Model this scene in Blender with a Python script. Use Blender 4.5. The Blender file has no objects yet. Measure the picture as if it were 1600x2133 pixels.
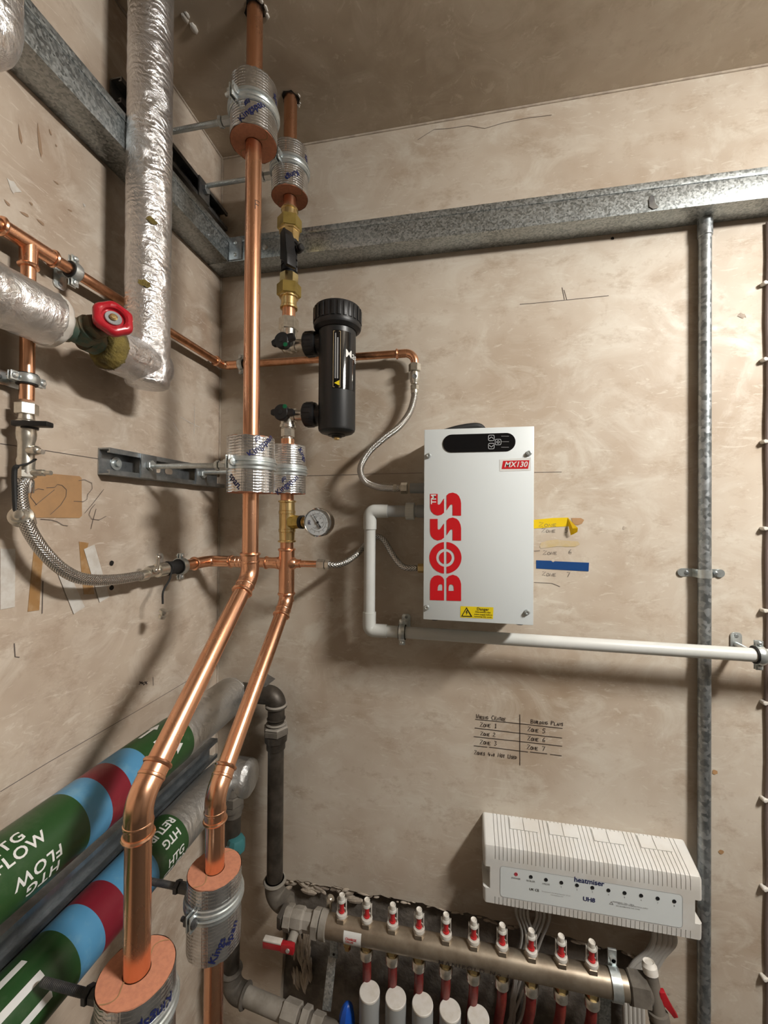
import bpy, bmesh, math, random
from math import sin, cos, pi, radians, atan2, sqrt
from mathutils import Vector, Matrix
random.seed(7)
V = Vector
# ------------------------------------------------------------------ camera, world, light
SC = bpy.context.scene
COL = SC.collection
FPX = 851.46                                   # focal length in pixels of the 1600 x 2133 frame
YAW, PITCH, ROLL = .1883, .0068, .0068
CAM = V((.5478, -.85, 1.6))
_f = V((-sin(YAW), cos(YAW), 0)); _r = V((cos(YAW), sin(YAW), 0)); _u = V((0, 0, 1))
CF = _f*cos(PITCH) + _u*sin(PITCH); _u2 = _u*cos(PITCH) - _f*sin(PITCH)
CR = _r*cos(ROLL) + _u2*sin(ROLL); CU = _u2*cos(ROLL) - _r*sin(ROLL)
cd = bpy.data.cameras.new('camera'); cam = bpy.data.objects.new('camera', cd); COL.objects.link(cam)
cd.sensor_fit = 'HORIZONTAL'; cd.sensor_width = 36; cd.lens = 36*FPX/1600; cd.clip_start = .01
m = Matrix.Identity(4)
for i in range(3):
    m[i][0] = CR[i]; m[i][1] = CU[i]; m[i][2] = -CF[i]; m[i][3] = CAM[i]
cam.matrix_world = m; SC.camera = cam
W = bpy.data.worlds.new('world'); SC.world = W; W.use_nodes = True
W.node_tree.nodes['Background'].inputs[0].default_value = (.5, .5, .5, 1)
W.node_tree.nodes['Background'].inputs[1].default_value = .05
SC.view_settings.view_transform = 'Standard'; SC.view_settings.look = 'None'
SC.view_settings.gamma = 1; SC.view_settings.use_curve_mapping = False
SC.cycles.max_bounces = 7; SC.cycles.diffuse_bounces = 3; SC.cycles.glossy_bounces = 3; SC.cycles.caustics_reflective = False; SC.cycles.caustics_refractive = False
SC.view_settings.exposure = 0.60
ROOM_X, ROOM_Y, CEIL = 2.9, -2.8, 2.419
# the room's one lamp: an oblong bulkhead fitting under the ceiling, right of the camera (its mesh is built with the room)
LAMP, LAMP_STRENGTH, LAMP_COL = V((1.50, -.75, 2.285)), 190., (1, .968, .915)
# ------------------------------------------------------------------ helpers
def ray(x, y): return CR*((x-800)/FPX) + CU*((1066.5-y)/FPX) + CF
def bw(x, y, Y=0.):                            # point seen at a pixel, lying Y in front of the back wall
    d = ray(x, y); return CAM + d*((Y-CAM.y)/d.y)
def lw(x, y, X=0.):                            # the same, X in front of the left wall
    d = ray(x, y); return CAM + d*((X-CAM.x)/d.x)
def basis(ax, ref=None):
    ax = V(ax).normalized()
    ref = V(ref) if ref is not None else (V((0, 0, 1)) if abs(ax.z) < .9 else V((1, 0, 0)))
    a = (ref - ax*ref.dot(ax)).normalized(); b = ax.cross(a)
    return a, b, ax
def new(): 
    bm = bmesh.new(); bm.loops.layers.uv.new('UVMap'); return bm
def lathe(bm, o, ax, prof, n=28, ref=None, cap=True, wob=None):
    """prof: list of (distance along axis, radius)"""
    a, b, ax = basis(ax, ref); o = V(o); uv = bm.loops.layers.uv.active
    rings = []; L = 0; vs = []
    for i, (d, r) in enumerate(prof):
        if i: L += sqrt((d-prof[i-1][0])**2 + (r-prof[i-1][1])**2)
        vs.append(L)
        if r < 1e-6: rings.append([bm.verts.new(o+ax*d)])
        else: rings.append([bm.verts.new(o+ax*d+(a*cos(2*pi*k/n)+b*sin(2*pi*k/n))*(r*(wob(i, k) if wob else 1))) for k in range(n)])
    for i in range(len(rings)-1):
        p, q = rings[i], rings[i+1]
        for k in range(n):
            k2 = (k+1) % n
            if len(p) == 1 and len(q) == 1: continue
            if len(p) == 1: f = bm.faces.new((p[0], q[k2], q[k])); us = ((k+.5)/n, (k+1)/n, k/n); ws = (vs[i], vs[i+1], vs[i+1])
            elif len(q) == 1: f = bm.faces.new((p[k], p[k2], q[0])); us = (k/n, (k+1)/n, (k+.5)/n); ws = (vs[i], vs[i], vs[i+1])
            else: f = bm.faces.new((p[k], p[k2], q[k2], q[k])); us = (k/n, (k+1)/n, (k+1)/n, k/n); ws = (vs[i], vs[i], vs[i+1], vs[i+1])
            for l, x, y in zip(f.loops, us, ws): l[uv].uv = (x, y)
    if cap:
        if len(rings[0]) > 1: bm.faces.new(rings[0][::-1])
        if len(rings[-1]) > 1: bm.faces.new(rings[-1])
    return bm
def cyl(bm, p, q, r, r2=None, n=24, cap=True):
    p, q = V(p), V(q); return lathe(bm, p, q-p, [(0, r), ((q-p).length, r if r2 is None else r2)], n, cap=cap)
def hexn(bm, p, q, r, ref=None, ch=.12):       # hexagon nut with chamfered corners
    p, q = V(p), V(q); L = (q-p).length; c = r*ch
    return lathe(bm, p, q-p, [(0, r-c), (c*.6, r), (L-c*.6, r), (L, r-c)], 6, ref)
def bead(bm, p, ax, r, w, h, n=28):            # a raised bead round a pipe
    return lathe(bm, p, ax, [(-w/2, r-h*.2), (-w*.35, r+h*.6), (0, r+h), (w*.35, r+h*.6), (w/2, r-h*.2)], n)
def tube(bm, pts, r, n=14, cap=True, ref=None):
    pts = [V(p) for p in pts]; uv = bm.loops.layers.uv.active
    N = len(pts); rr = r if isinstance(r, (list, tuple)) else [r]*N
    t0 = (pts[1]-pts[0]).normalized(); a, b, _ = basis(t0, ref); rings = []; L = 0; vs = []
    for i in range(N):
        t = (pts[min(i+1, N-1)]-pts[max(i-1, 0)]).normalized()
        if i: L += (pts[i]-pts[i-1]).length
        vs.append(L)
        a = (a-t*a.dot(t)).normalized(); b = t.cross(a)
        rings.append([bm.verts.new(pts[i]+(a*cos(2*pi*k/n)+b*sin(2*pi*k/n))*rr[i]) for k in range(n)])
    for i in range(N-1):
        for k in range(n):
            k2 = (k+1) % n
            f = bm.faces.new((rings[i][k], rings[i][k2], rings[i+1][k2], rings[i+1][k]))
            for l, x, y in zip(f.loops, (k/n, (k+1)/n, (k+1)/n, k/n), (vs[i], vs[i], vs[i+1], vs[i+1])): l[uv].uv = (x, y)
    if cap: bm.faces.new(rings[0][::-1]); bm.faces.new(rings[-1])
    return bm
def fillet(pts, rad, n=10):
    pts = [V(p) for p in pts]; out = [pts[0]]
    for i in range(1, len(pts)-1):
        a, c, b = pts[i-1], pts[i], pts[i+1]; R = rad[i-1] if isinstance(rad, (list, tuple)) else rad
        u, v = (a-c).normalized(), (b-c).normalized(); half = u.angle(v)/2
        d = min(R/math.tan(half), (a-c).length*.48 if i > 1 else (a-c).length*.98, (b-c).length*.48 if i < len(pts)-2 else (b-c).length*.98)
        Rr = d*math.tan(half); cen = c+(u+v).normalized()*(Rr/sin(half)); p0, p1 = c+u*d, c+v*d
        e0, e1 = p0-cen, p1-cen; ang = e0.angle(e1); ax = e0.cross(e1).normalized()
        out += [cen+Matrix.Rotation(ang*k/n, 3, ax) @ e0 for k in range(n+1)]
    return out+[pts[-1]]
def spline(pts, n=8):                          # Catmull-Rom through the points
    pts = [V(p) for p in pts]; P = [2*pts[0]-pts[1]]+pts+[2*pts[-1]-pts[-2]]; out = []
    for i in range(1, len(P)-2):
        for k in range(n):
            t = k/n; a, b, c, d = P[i-1:i+3]
            out.append(.5*((2*b)+(c-a)*t+(2*a-5*b+4*c-d)*t*t+(3*b-a-3*c+d)*t**3))
    return out+[pts[-1]]
def box(bm, c, s, rot=None, bev=0, seg=2):
    g = bmesh.ops.create_cube(bm, size=1); vs = g['verts']
    M = Matrix.Translation(V(c)) @ (rot.to_4x4() if rot is not None else Matrix.Identity(4)) @ Matrix.Diagonal((*s, 1))
    bmesh.ops.transform(bm, matrix=M, verts=vs)
    if bev:
        es = list({e for v in vs for e in v.link_edges})
        bmesh.ops.bevel(bm, geom=es, offset=bev, segments=seg, affect='EDGES', profile=.5)
    return bm
def rotm(x, y, z=None):                        # rotation whose columns are x, y, z
    x = V(x).normalized(); y = V(y); y = (y-x*y.dot(x)).normalized(); z = x.cross(y)
    return Matrix((x, y, z)).transposed()
def prism(bm, pts, O, ux, uy, h, bev=0):
    O, ux, uy = V(O), V(ux), V(uy); n = ux.cross(uy).normalized()
    a = [bm.verts.new(O+ux*x+uy*y) for x, y in pts]; b = [bm.verts.new(v.co+n*h) for v in a]
    fs = [bm.faces.new(a[::-1]), bm.faces.new(b)]
    for i in range(len(a)): j = (i+1) % len(a); fs.append(bm.faces.new((a[i], a[j], b[j], b[i])))
    if bev: bmesh.ops.bevel(bm, geom=list({e for f in fs for e in f.edges}), offset=bev, segments=2, affect='EDGES', profile=.5)
    return bm
def sphere(bm, c, r, sx=1, sy=1, sz=1, u=20, v=12, rot=None):
    M = Matrix.Translation(V(c)) @ (rot.to_4x4() if rot is not None else Matrix.Identity(4)) @ Matrix.Diagonal((r*sx, r*sy, r*sz, 1))
    bmesh.ops.create_uvsphere(bm, u_segments=u, v_segments=v, radius=1, matrix=M); return bm
def obj(name, bm, mat, parent=None, ang=28):
    bmesh.ops.recalc_face_normals(bm, faces=bm.faces)
    me = bpy.data.meshes.new(name); bm.to_mesh(me); bm.free()
    me.materials.append(MAT[mat]); me.shade_smooth(); me.set_sharp_from_angle(angle=radians(ang))
    o = bpy.data.objects.new(name, me); COL.objects.link(o)
    if parent is not None:
        o.parent = parent
        if parent.type == 'EMPTY': o.matrix_parent_inverse = Matrix.Translation(-parent.location)
    return o
def thing(name, label, cat, loc, group=None):
    o = bpy.data.objects.new(name, None); COL.objects.link(o); o.location = V(loc); o.empty_display_size = .01
    return tag(o, label, cat, group)
def tag(o, label, cat, group=None):
    o['label'] = label; o['category'] = cat
    if group: o['group'] = group
    return o
def struct(name, bm, mat, ang=28):
    o = obj(name, bm, mat, None, ang); o['kind'] = 'structure'; return o
def lab(o, s): o['label'] = s; return o
# flat print ---------------------------------------------------------------
def text2d(s, size, bold=0., shear=0., align='CENTER', space=1.):
    c = bpy.data.curves.new('t', 'FONT'); c.body = s; c.size = size; c.offset = bold*size; c.shear = shear
    c.align_x = align; c.align_y = 'CENTER'; c.space_character = space; c.resolution_u = 3; c.space_line = .95
    o = bpy.data.objects.new('t', c); COL.objects.link(o)
    dg = bpy.context.evaluated_depsgraph_get(); me = bpy.data.meshes.new_from_object(o.evaluated_get(dg))
    bm = new(); bm.from_mesh(me)
    bpy.data.objects.remove(o); bpy.data.curves.remove(c); bpy.data.meshes.remove(me)
    return bm
def plane_map(O, ux, uy):
    O, ux, uy = V(O), V(ux), V(uy); return lambda x, y: O+ux*x+uy*y
def decal(name, bm, f, mat, parent, cut=0):
    bmesh.ops.triangulate(bm, faces=bm.faces[:])
    if cut:
        for ax in (0, 1):
            lo = min(v.co[ax] for v in bm.verts); hi = max(v.co[ax] for v in bm.verts); x = lo+cut
            while x < hi:
                n = V((0, 0, 0)); n[ax] = 1
                bmesh.ops.bisect_plane(bm, geom=bm.verts[:]+bm.edges[:]+bm.faces[:], plane_co=n*x, plane_no=n); x += cut
    for v in bm.verts: v.co = f(v.co.x, v.co.y)
    return obj(name, bm, mat, parent)
def poly2d(*loops):                            # filled outline, later loops are holes
    bm = new(); es = []
    for lp in loops:
        vs = [bm.verts.new((x, y, 0)) for x, y in lp]
        es += [bm.edges.new((vs[i], vs[(i+1) % len(vs)])) for i in range(len(vs))]
    bmesh.ops.triangle_fill(bm, use_beauty=True, use_dissolve=False, edges=es); return bm
def rrect(w, h, r, n=5, cx=0, cy=0):
    o = []
    for sx, sy, a0 in ((1, 1, 0), (-1, 1, 90), (-1, -1, 180), (1, -1, 270)):
        for k in range(n+1):
            a = radians(a0+90*k/n); o.append((cx+sx*(w/2-r)+r*cos(a), cy+sy*(h/2-r)+r*sin(a)))
    return o
def ribbons(lines, w):                         # hand-drawn strokes as thin flat ribbons in 2d
    bm = new()
    for ln in lines:
        P = [V((x, y, 0)) for x, y in ln]; prev = None
        for i, p in enumerate(P):
            t = (P[min(i+1, len(P)-1)]-P[max(i-1, 0)]); t = t.normalized() if t.length > 0 else V((1, 0, 0))
            n = V((-t.y, t.x, 0))*w/2; q = (bm.verts.new(p+n), bm.verts.new(p-n))
            if prev: bm.faces.new((prev[0], prev[1], q[1], q[0]))
            prev = q
    return bm
GL = {'Z': [[(0, 1), (1, 1), (0, 0), (1, .05)]], 'O': [[(.5+.5*cos(a*pi/6), .5+.5*sin(a*pi/6)) for a in range(13)]],
 'N': [[(0, 0), (.05, 1), (.9, 0), (1, 1)]], 'E': [[(1, 1), (0, .95), (0, 0), (1, .05)], [(0, .5), (.8, .5)]],
 'W': [[(0, 1), (.2, 0), (.5, .7), (.75, 0), (1, 1)]], 'I': [[(.5, 0), (.5, 1)]],
 'R': [[(0, 0), (0, 1), (.8, .9), (.8, .6), (0, .5), (1, 0)]], 'G': [[(1, .85), (.5, 1), (0, .5), (.5, 0), (1, .2), (1, .5), (.6, .5)]],
 'C': [[(1, .9), (.4, 1), (0, .5), (.4, 0), (1, .1)]], 'T': [[(0, 1), (1, 1)], [(.5, 1), (.5, 0)]],
 'B': [[(0, 0), (0, 1), (.7, .9), (.7, .6), (0, .5), (.9, .4), (.8, .05), (0, 0)]], 'U': [[(0, 1), (.1, .1), (.5, 0), (.9, .1), (1, 1)]],
 'L': [[(0, 1), (0, 0), (.9, 0)]], 'D': [[(0, 0), (0, 1), (.8, .8), (.9, .3), (0, 0)]], 'P': [[(0, 0), (0, 1), (.8, .9), (.8, .6), (0, .5)]],
 'A': [[(0, 0), (.5, 1), (1, 0)], [(.2, .4), (.8, .4)]], 'S': [[(1, .9), (.4, 1), (.1, .75), (.8, .4), (.7, .05), (0, .1)]],
 'F': [[(0, 0), (0, 1), (1, 1)], [(0, .55), (.7, .55)]], '+': [[(.2, .4), (.9, .4)], [(.55, .1), (.55, .75)]],
 '1': [[(.2, .8), (.5, 1), (.5, 0)], [(.2, 0), (.8, 0)]], '2': [[(0, .8), (.5, 1), (.8, .75), (0, 0), (1, 0)]],
 '3': [[(0, 1), (.8, .9), (.3, .55), (.9, .3), (.4, 0), (0, .1)]], '4': [[(.3, 1), (0, .35), (1, .35)], [(.7, .7), (.6, 0)]],
 '5': [[(1, 1), (.2, 1), (.1, .55), (.7, .6), (.9, .25), (.4, 0), (0, .1)]], '6': [[(.7, 1), (.1, .5), (.2, .05), (.8, .05), (.9, .4), (.2, .4)]],
 '7': [[(0, 1), (1, 1), (.4, 0)]], '8': [[(.5, .5), (.1, .8), (.5, 1), (.9, .8), (.1, .2), (.5, 0), (.9, .25), (.5, .5)]]}
def hand(s, h, adv=.85, small=.72):            # small capitals written by hand; returns strokes
    out = []; x = 0
    for i, ch in enumerate(s):
        if ch == ' ': x += h*.8; continue
        big = (i == 0 or s[i-1] == ' '); hh = h if big else h*small; ww = hh*.62*(.4 if ch == 'I' else 1)
        j = random.uniform(-.06, .06)*h
        for ln in GL[ch]: out.append([(x+px*ww+py*hh*.08, py*hh+j) for px, py in ln])
        x += ww+hh*.22
    return out
# ------------------------------------------------------------------ materials
MAT = {}
def nodes(name):
    mt = bpy.data.materials.new(name); mt.use_nodes = True; MAT[name] = mt
    nt = mt.node_tree; b = nt.nodes['Principled BSDF']; return mt, nt, b
def N(nt, t, **kw):
    n = nt.nodes.new(t)
    for k, v in kw.items():
        if k.startswith('i_'): n.inputs[k[2:].replace('_', ' ')].default_value = v
        else: setattr(n, k, v)
    return n
def ramp(nt, src, stops):
    r = nt.nodes.new('ShaderNodeValToRGB'); e = r.color_ramp.elements
    while len(e) < len(stops): e.new(.5)
    for el, (p, c) in zip(e, stops): el.position = p; el.color = (*c, 1) if len(c) == 3 else c
    nt.links.new(src, r.inputs[0]); return r.outputs[0]
def mixc(nt, fac, a, b, mode='MIX'):
    n = nt.nodes.new('ShaderNodeMix'); n.data_type = 'RGBA'; n.blend_type = mode
    for s, v in ((n.inputs[0], fac), (n.inputs[6], a), (n.inputs[7], b)):
        if hasattr(v, 'links'): nt.links.new(v, s)
        elif isinstance(v, (int, float)): s.default_value = v
        else: s.default_value = (*v, 1) if len(v) == 3 else v
    return n.outputs[2]
def coord(nt, kind='Object', scale=(1, 1, 1)):
    tc = nt.nodes.new('ShaderNodeTexCoord'); mp = nt.nodes.new('ShaderNodeMapping')
    mp.inputs['Scale'].default_value = scale; nt.links.new(tc.outputs[kind], mp.inputs[0]); return mp.outputs[0]
def noise(nt, co, scale, detail=5, rough=.55, dist=0):
    n = N(nt, 'ShaderNodeTexNoise', i_Scale=scale, i_Detail=detail, i_Roughness=rough, i_Distortion=dist)
    nt.links.new(co, n.inputs['Vector']); return n.outputs[0]
def bump(nt, b, h, strength, dist=.001):
    n = N(nt, 'ShaderNodeBump', i_Strength=strength, i_Distance=dist); nt.links.new(h, n.inputs['Height'])
    nt.links.new(n.outputs[0], b.inputs['Normal']); return n
def mat(name, c, rough=.5, metal=0., c2=None, scale=30, lo=.42, hi=.62, dist=0, bmp=0, bscale=300, bd=.0005, r2=None, coat=0, st=(1, 1, 1), trans=0, spec=.5):
    mt, nt, b = nodes(name)
    b.inputs['Base Color'].default_value = (*c, 1); b.inputs['Roughness'].default_value = rough
    b.inputs['Metallic'].default_value = metal; b.inputs['Coat Weight'].default_value = coat
    b.inputs['Transmission Weight'].default_value = trans; b.inputs['Specular IOR Level'].default_value = spec
    if c2 or bmp or r2 is not None:
        co = coord(nt, 'Object', st)
        if c2 or r2 is not None:
            ns = noise(nt, co, scale, 6, .6, dist)
            if c2: nt.links.new(ramp(nt, ns, [(lo, c), (hi, c2)]), b.inputs['Base Color'])
            if r2 is not None: nt.links.new(ramp(nt, ns, [(lo, (rough,)*3), (hi, (r2,)*3)]), b.inputs['Roughness'])
        if bmp: bump(nt, b, noise(nt, co, bscale, 4), bmp, bd)
    return mt
def plaster(name, cols, white=.35, seed=0):
    mt, nt, b = nodes(name); co = coord(nt)
    big = noise(nt, co, 2.6+seed, 4, .68); c = ramp(nt, big, [(.34, cols[0]), (.45, cols[1]), (.54, cols[2]), (.64, cols[3])])
    st = noise(nt, coord(nt, 'Object', (1, 1, 1.4)), 6.5+seed, 5, .68, 1.6)
    c = mixc(nt, ramp(nt, st, [(.48, (0, 0, 0)), (.66, (white+.2,)*3)]), c, cols[4])
    bl_ = noise(nt, coord(nt, 'Object', (1, 1, 1.7)), 11+seed, 5, .72); c = mixc(nt, ramp(nt, bl_, [(.54, (0, 0, 0)), (.66, (.62,)*3)]), c, cols[0])
    fl = noise(nt, co, 30, 3, .75); c = mixc(nt, ramp(nt, fl, [(.58, (0, 0, 0)), (.74, (.45,)*3)]), c, cols[0])
    sw = noise(nt, coord(nt, 'Object', (1, 1, 3.2)), 15, 4, .72, 2.4); c = mixc(nt, ramp(nt, sw, [(.58, (0, 0, 0)), (.66, (.5,)*3)]), c, cols[4])
    nt.links.new(c, b.inputs['Base Color'])
    nt.links.new(ramp(nt, st, [(.35, (.72,)*3), (.7, (.45,)*3)]), b.inputs['Roughness'])
    bump(nt, b, noise(nt, co, 16, 2, .7), .3, .0014); return mt
plaster('plaster', [(0.42, 0.321, 0.229), (0.52, 0.428, 0.335), (0.585, 0.503, 0.409), (0.64, 0.566, 0.473), (0.71, 0.663, 0.572)])
plaster('plaster_left', [(0.418, 0.309, 0.227), (0.522, 0.417, 0.325), (0.597, 0.493, 0.393), (0.667, 0.567, 0.466), (0.766, 0.693, 0.598)], .35, .7)
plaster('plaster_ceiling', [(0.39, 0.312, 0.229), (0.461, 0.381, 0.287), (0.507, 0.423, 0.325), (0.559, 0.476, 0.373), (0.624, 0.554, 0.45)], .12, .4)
mt, nt, b = nodes('lamp_glow'); b.inputs['Base Color'].default_value = (.8, .8, .8, 1); b.inputs['Emission Color'].default_value = (*LAMP_COL, 1); b.inputs['Emission Strength'].default_value = LAMP_STRENGTH
mat('plaster_torn', (.55, .47, .38), .9, 0, (.40, .33, .27), 40, bmp=.6, bscale=120, bd=.002)
mat('masonry', (.13, .113, .095), .95, 0, (.22, .19, .16), 22, bmp=.8, bscale=60, bd=.004)
mat('concrete', (.07, .066, .06), .9, 0, (.11, .105, .095), 5)
mat('blockwork', (.30, .275, .24), .9, 0, (.34, .31, .27), 3)
mat('door_paint', (.55, .53, .5), .5)
def galv(name, a, c, rough, scale):
    mt, nt, b = nodes(name); co = coord(nt)
    v = N(nt, 'ShaderNodeTexVoronoi', i_Scale=scale); nt.links.new(co, v.inputs['Vector'])
    s = nt.nodes.new('ShaderNodeSeparateColor'); nt.links.new(v.outputs['Color'], s.inputs[0])
    n2 = noise(nt, co, 9, 5)
    k = mixc(nt, .45, s.outputs[0], n2); nt.links.new(ramp(nt, k, [(.25, a), (.75, c)]), b.inputs['Base Color'])
    nt.links.new(ramp(nt, k, [(.2, (rough-.1,)*3), (.8, (rough+.12,)*3)]), b.inputs['Roughness']); b.inputs['Metallic'].default_value = .85
    bump(nt, b, s.outputs[1], .12, .0004); return mt
galv('galvanised', (.27, .30, .305), (.52, .555, .56), .42, 330)
galv('galvanised_conduit', (.24, .265, .275), (.45, .475, .49), .42, 160)
mat('strut_zinc', (.34, .37, .39), .38, .9, (.46, .49, .51), 60)
mat('strut_dark', (.10, .10, .105), .5, .7, (.2, .195, .18), 30)
mat('zinc', (.70, .75, .76), .32, .82, (.60, .65, .65), 120, bmp=.1, bscale=200)
mat('nickel', (.74, .71, .64), .28, .92, (.62, .59, .52), 150)
mat('chrome', (.75, .76, .77), .1, 1.)
mat('copper', (.92, .52, .33), .24, 1., (.83, .42, .25), 14, .35, .7, 1., r2=.32, st=(1, 1, .35))
mat('copper_dull', (.78, .42, .25), .3, 1., (.55, .27, .15), 45, .4, .65, .8)
mat('brass', (.86, .66, .32), .26, .95, (.74, .55, .25), 60)
mat('brass_nut', (.55, .42, .13), .36, .85, (.45, .34, .10), 60)
mat('bronze_old', (.17, .13, .08), .6, .5, (.08, .13, .10), 35, .45, .6)
mat('verdigris', (.03, .16, .12), .8, .1, (.10, .09, .06), 60)
mat('mineral_wool', (.25, .19, .05), .95, 0, (.12, .09, .03), 50, bmp=1, bscale=180, bd=.003)
mat('foam_pink', (.70, .29, .17), .85, 0, (.62, .25, .15), 200, bmp=.2, bscale=500)
mat('black_plastic', (.012, .012, .013), .42, 0, spec=.5)
mat('black_satin', (.016, .017, .018), .38, 0, bmp=.05, bscale=900)
mat('black_gloss', (.006, .006, .007), .08)
mat('rubber', (.012, .012, .012), .65)
mat('white_enamel', (.74, .79, .80), .35)
mat('white_plastic', (.72, .72, .70), .42, 0, (.66, .64, .60), 12)
mat('white_cap', (.74, .71, .66), .5, 0, (.66, .62, .55), 60)
mat('pvc_white', (.66, .67, .65), .35, 0, (.60, .61, .58), 10)
mat('pvc_grey', (.42, .43, .43), .45)
mat('grey_plastic', (.33, .34, .34), .5)
mat('cable_white', (.58, .56, .52), .5)
mat('cable_mauve', (.24, .185, .175), .55)
mat('red_plastic', (.42, .012, .02), .32, coat=.3)
mat('red_wheel', (.50, .012, .025), .3, coat=.4)
mat('red_pipe', (.17, .012, .012), .5, 0, (.22, .03, .02), 60)
mat('red_print', (.60, .006, .012), .45)
mat('red_band', (.20, .012, .025), .38, 0, (.24, .045, .045), 25, .55, .75)
mat('blue_band', (.09, .29, .50), .36, 0, (.17, .37, .53), 30, .55, .75)
mat('green_band', (.022, .075, .02), .36, 0, (.06, .11, .05), 25, .58, .75)
mat('blue_tape', (.008, .055, .20), .4); mat('yellow_tape', (.80, .55, .01), .35)
mat('paper_brown', (.47, .27, .125), .7, 0, (.40, .235, .115), 20)
mat('stain', (.36, .24, .155), .7); mat('tape_brown', (.40, .22, .085), .45, 0, (.50, .33, .18), 45); mat('tape_white', (.74, .71, .66), .4, 0, (.64, .59, .53), 60)
mat('tape_residue', (.55, .42, .22), .5, 0, (.58, .47, .33), 40); mat('blue_handle', (.012, .10, .55), .35)
mat('teal', (.05, .19, .20), .5); mat('yellow_print', (.80, .62, .01), .45); mat('white_print', (.80, .80, .78), .45)
mat('navy_print', (.012, .018, .10), .4); mat('black_print', (.015, .014, .014), .5); mat('grey_print', (.30, .30, .30), .5)
mat('pencil', (.13, .105, .095), .7); mat('marker', (.045, .032, .028), .6); mat('hole_black', (.012, .010, .008), .95)
mat('iron', (.045, .038, .03), .5, .5, (.10, .085, .07), 30, .4, .7, bmp=.3, bscale=80); mat('iron_dusty', (.17, .15, .125), .75, .2, (.09, .078, .065), 22, bmp=.4, bscale=90)
mat('iron_light', (.34, .31, .27), .8, 0, (.24, .215, .18), 26); mat('manifold_metal', (.40, .34, .265), .4, .75, (.27, .22, .165), 26, .4, .65)
mat('indicator_red', (.68, .025, .03), .4); mat('dial_white', (.80, .82, .84), .4); mat('lcd', (.62, .64, .66), .3); mat('led_red', (.45, .05, .07), .3); mat('green_dot', (.0, .16, .06), .4)
mt, nt, b = nodes('clear_plastic'); tr = nt.nodes.new('ShaderNodeBsdfTransparent'); gs = nt.nodes.new('ShaderNodeBsdfGlossy'); mx = nt.nodes.new('ShaderNodeMixShader'); fr_ = nt.nodes.new('ShaderNodeLayerWeight')
tr.inputs[0].default_value = (.93, .94, .94, 1); gs.inputs['Roughness'].default_value = .06; fr_.inputs[0].default_value = .25
ml_ = N(nt, 'ShaderNodeMath', operation='MULTIPLY'); ml_.inputs[1].default_value = .45; nt.links.new(fr_.outputs['Facing'], ml_.inputs[0]); nt.links.new(ml_.outputs[0], mx.inputs[0]); nt.links.new(tr.outputs[0], mx.inputs[1]); nt.links.new(gs.outputs[0], mx.inputs[2]); nt.links.new(mx.outputs[0], nt.nodes['Material Output'].inputs[0])
# crinkled foil
def foil(name, a, c, rough, k, axis='Z', wsc=34, rsc=42):
    mt, nt, b = nodes(name); co = coord(nt); b.inputs['Metallic'].default_value = .93
    w = N(nt, 'ShaderNodeTexWave', i_Scale=wsc, i_Distortion=9., i_Detail=4., i_Detail_Scale=1.6, i_Detail_Roughness=.6); w.bands_direction = axis; nt.links.new(co, w.inputs['Vector'])
    n1 = noise(nt, co, rsc, 7, .62, 1.6); sub = N(nt, 'ShaderNodeMath', operation='SUBTRACT'); sub.inputs[1].default_value = .5; nt.links.new(n1, sub.inputs[0])
    ab = N(nt, 'ShaderNodeMath', operation='ABSOLUTE'); nt.links.new(sub.outputs[0], ab.inputs[0])
    rg = ramp(nt, ab.outputs[0], [(0, (0, 0, 0)), (.12, (1, 1, 1))])
    msk = ramp(nt, noise(nt, co, 16, 4), [(.4, (.15,)*3), (.62, (.75,)*3)])
    h = mixc(nt, msk, rg, w.outputs[0]); bump(nt, b, h, k, .003)
    nt.links.new(ramp(nt, noise(nt, co, 7, 5), [(.35, a), (.65, c)]), b.inputs['Base Color']); b.inputs['Roughness'].default_value = rough
foil('foil', (.76, .75, .76), (.92, .91, .91), .27, .42); foil('foil_level', (.74, .73, .73), (.90, .89, .88), .3, .36, 'Y')
foil('foil_dull', (.62, .62, .61), (.78, .78, .77), .36, .3, 'Y', 20, 30)
# foil facing of the support blocks: reinforced with a fine thread grid
mt, nt, b = nodes('foil_grid'); b.inputs['Metallic'].default_value = .95; b.inputs['Roughness'].default_value = .2
b.inputs['Base Color'].default_value = (.80, .80, .80, 1)
co = coord(nt, 'UV', (1, 1, 1)); sx = nt.nodes.new('ShaderNodeSeparateXYZ'); nt.links.new(co, sx.inputs[0])
def saw(sock, freq, w):
    m1 = N(nt, 'ShaderNodeMath', operation='MULTIPLY'); m1.inputs[1].default_value = freq; nt.links.new(sock, m1.inputs[0])
    m2 = N(nt, 'ShaderNodeMath', operation='FRACT'); nt.links.new(m1.outputs[0], m2.inputs[0])
    return ramp(nt, m2.outputs[0], [(0, (1, 1, 1)), (w, (0, 0, 0)), (1-w, (0, 0, 0)), (1, (1, 1, 1))])
g1 = saw(sx.outputs[1], 230, .3); g2 = saw(sx.outputs[0], 26, .12)
h = mixc(nt, .5, g1, g2, 'ADD'); h2 = mixc(nt, .6, h, noise(nt, coord(nt), 90, 5, .6, .8)); bump(nt, b, h2, .55, .0012)
nt.links.new(ramp(nt, noise(nt, coord(nt), 45, 4), [(.4, (.62, .62, .62)), (.6, (.84, .84, .84))]), b.inputs['Base Color'])
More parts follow.
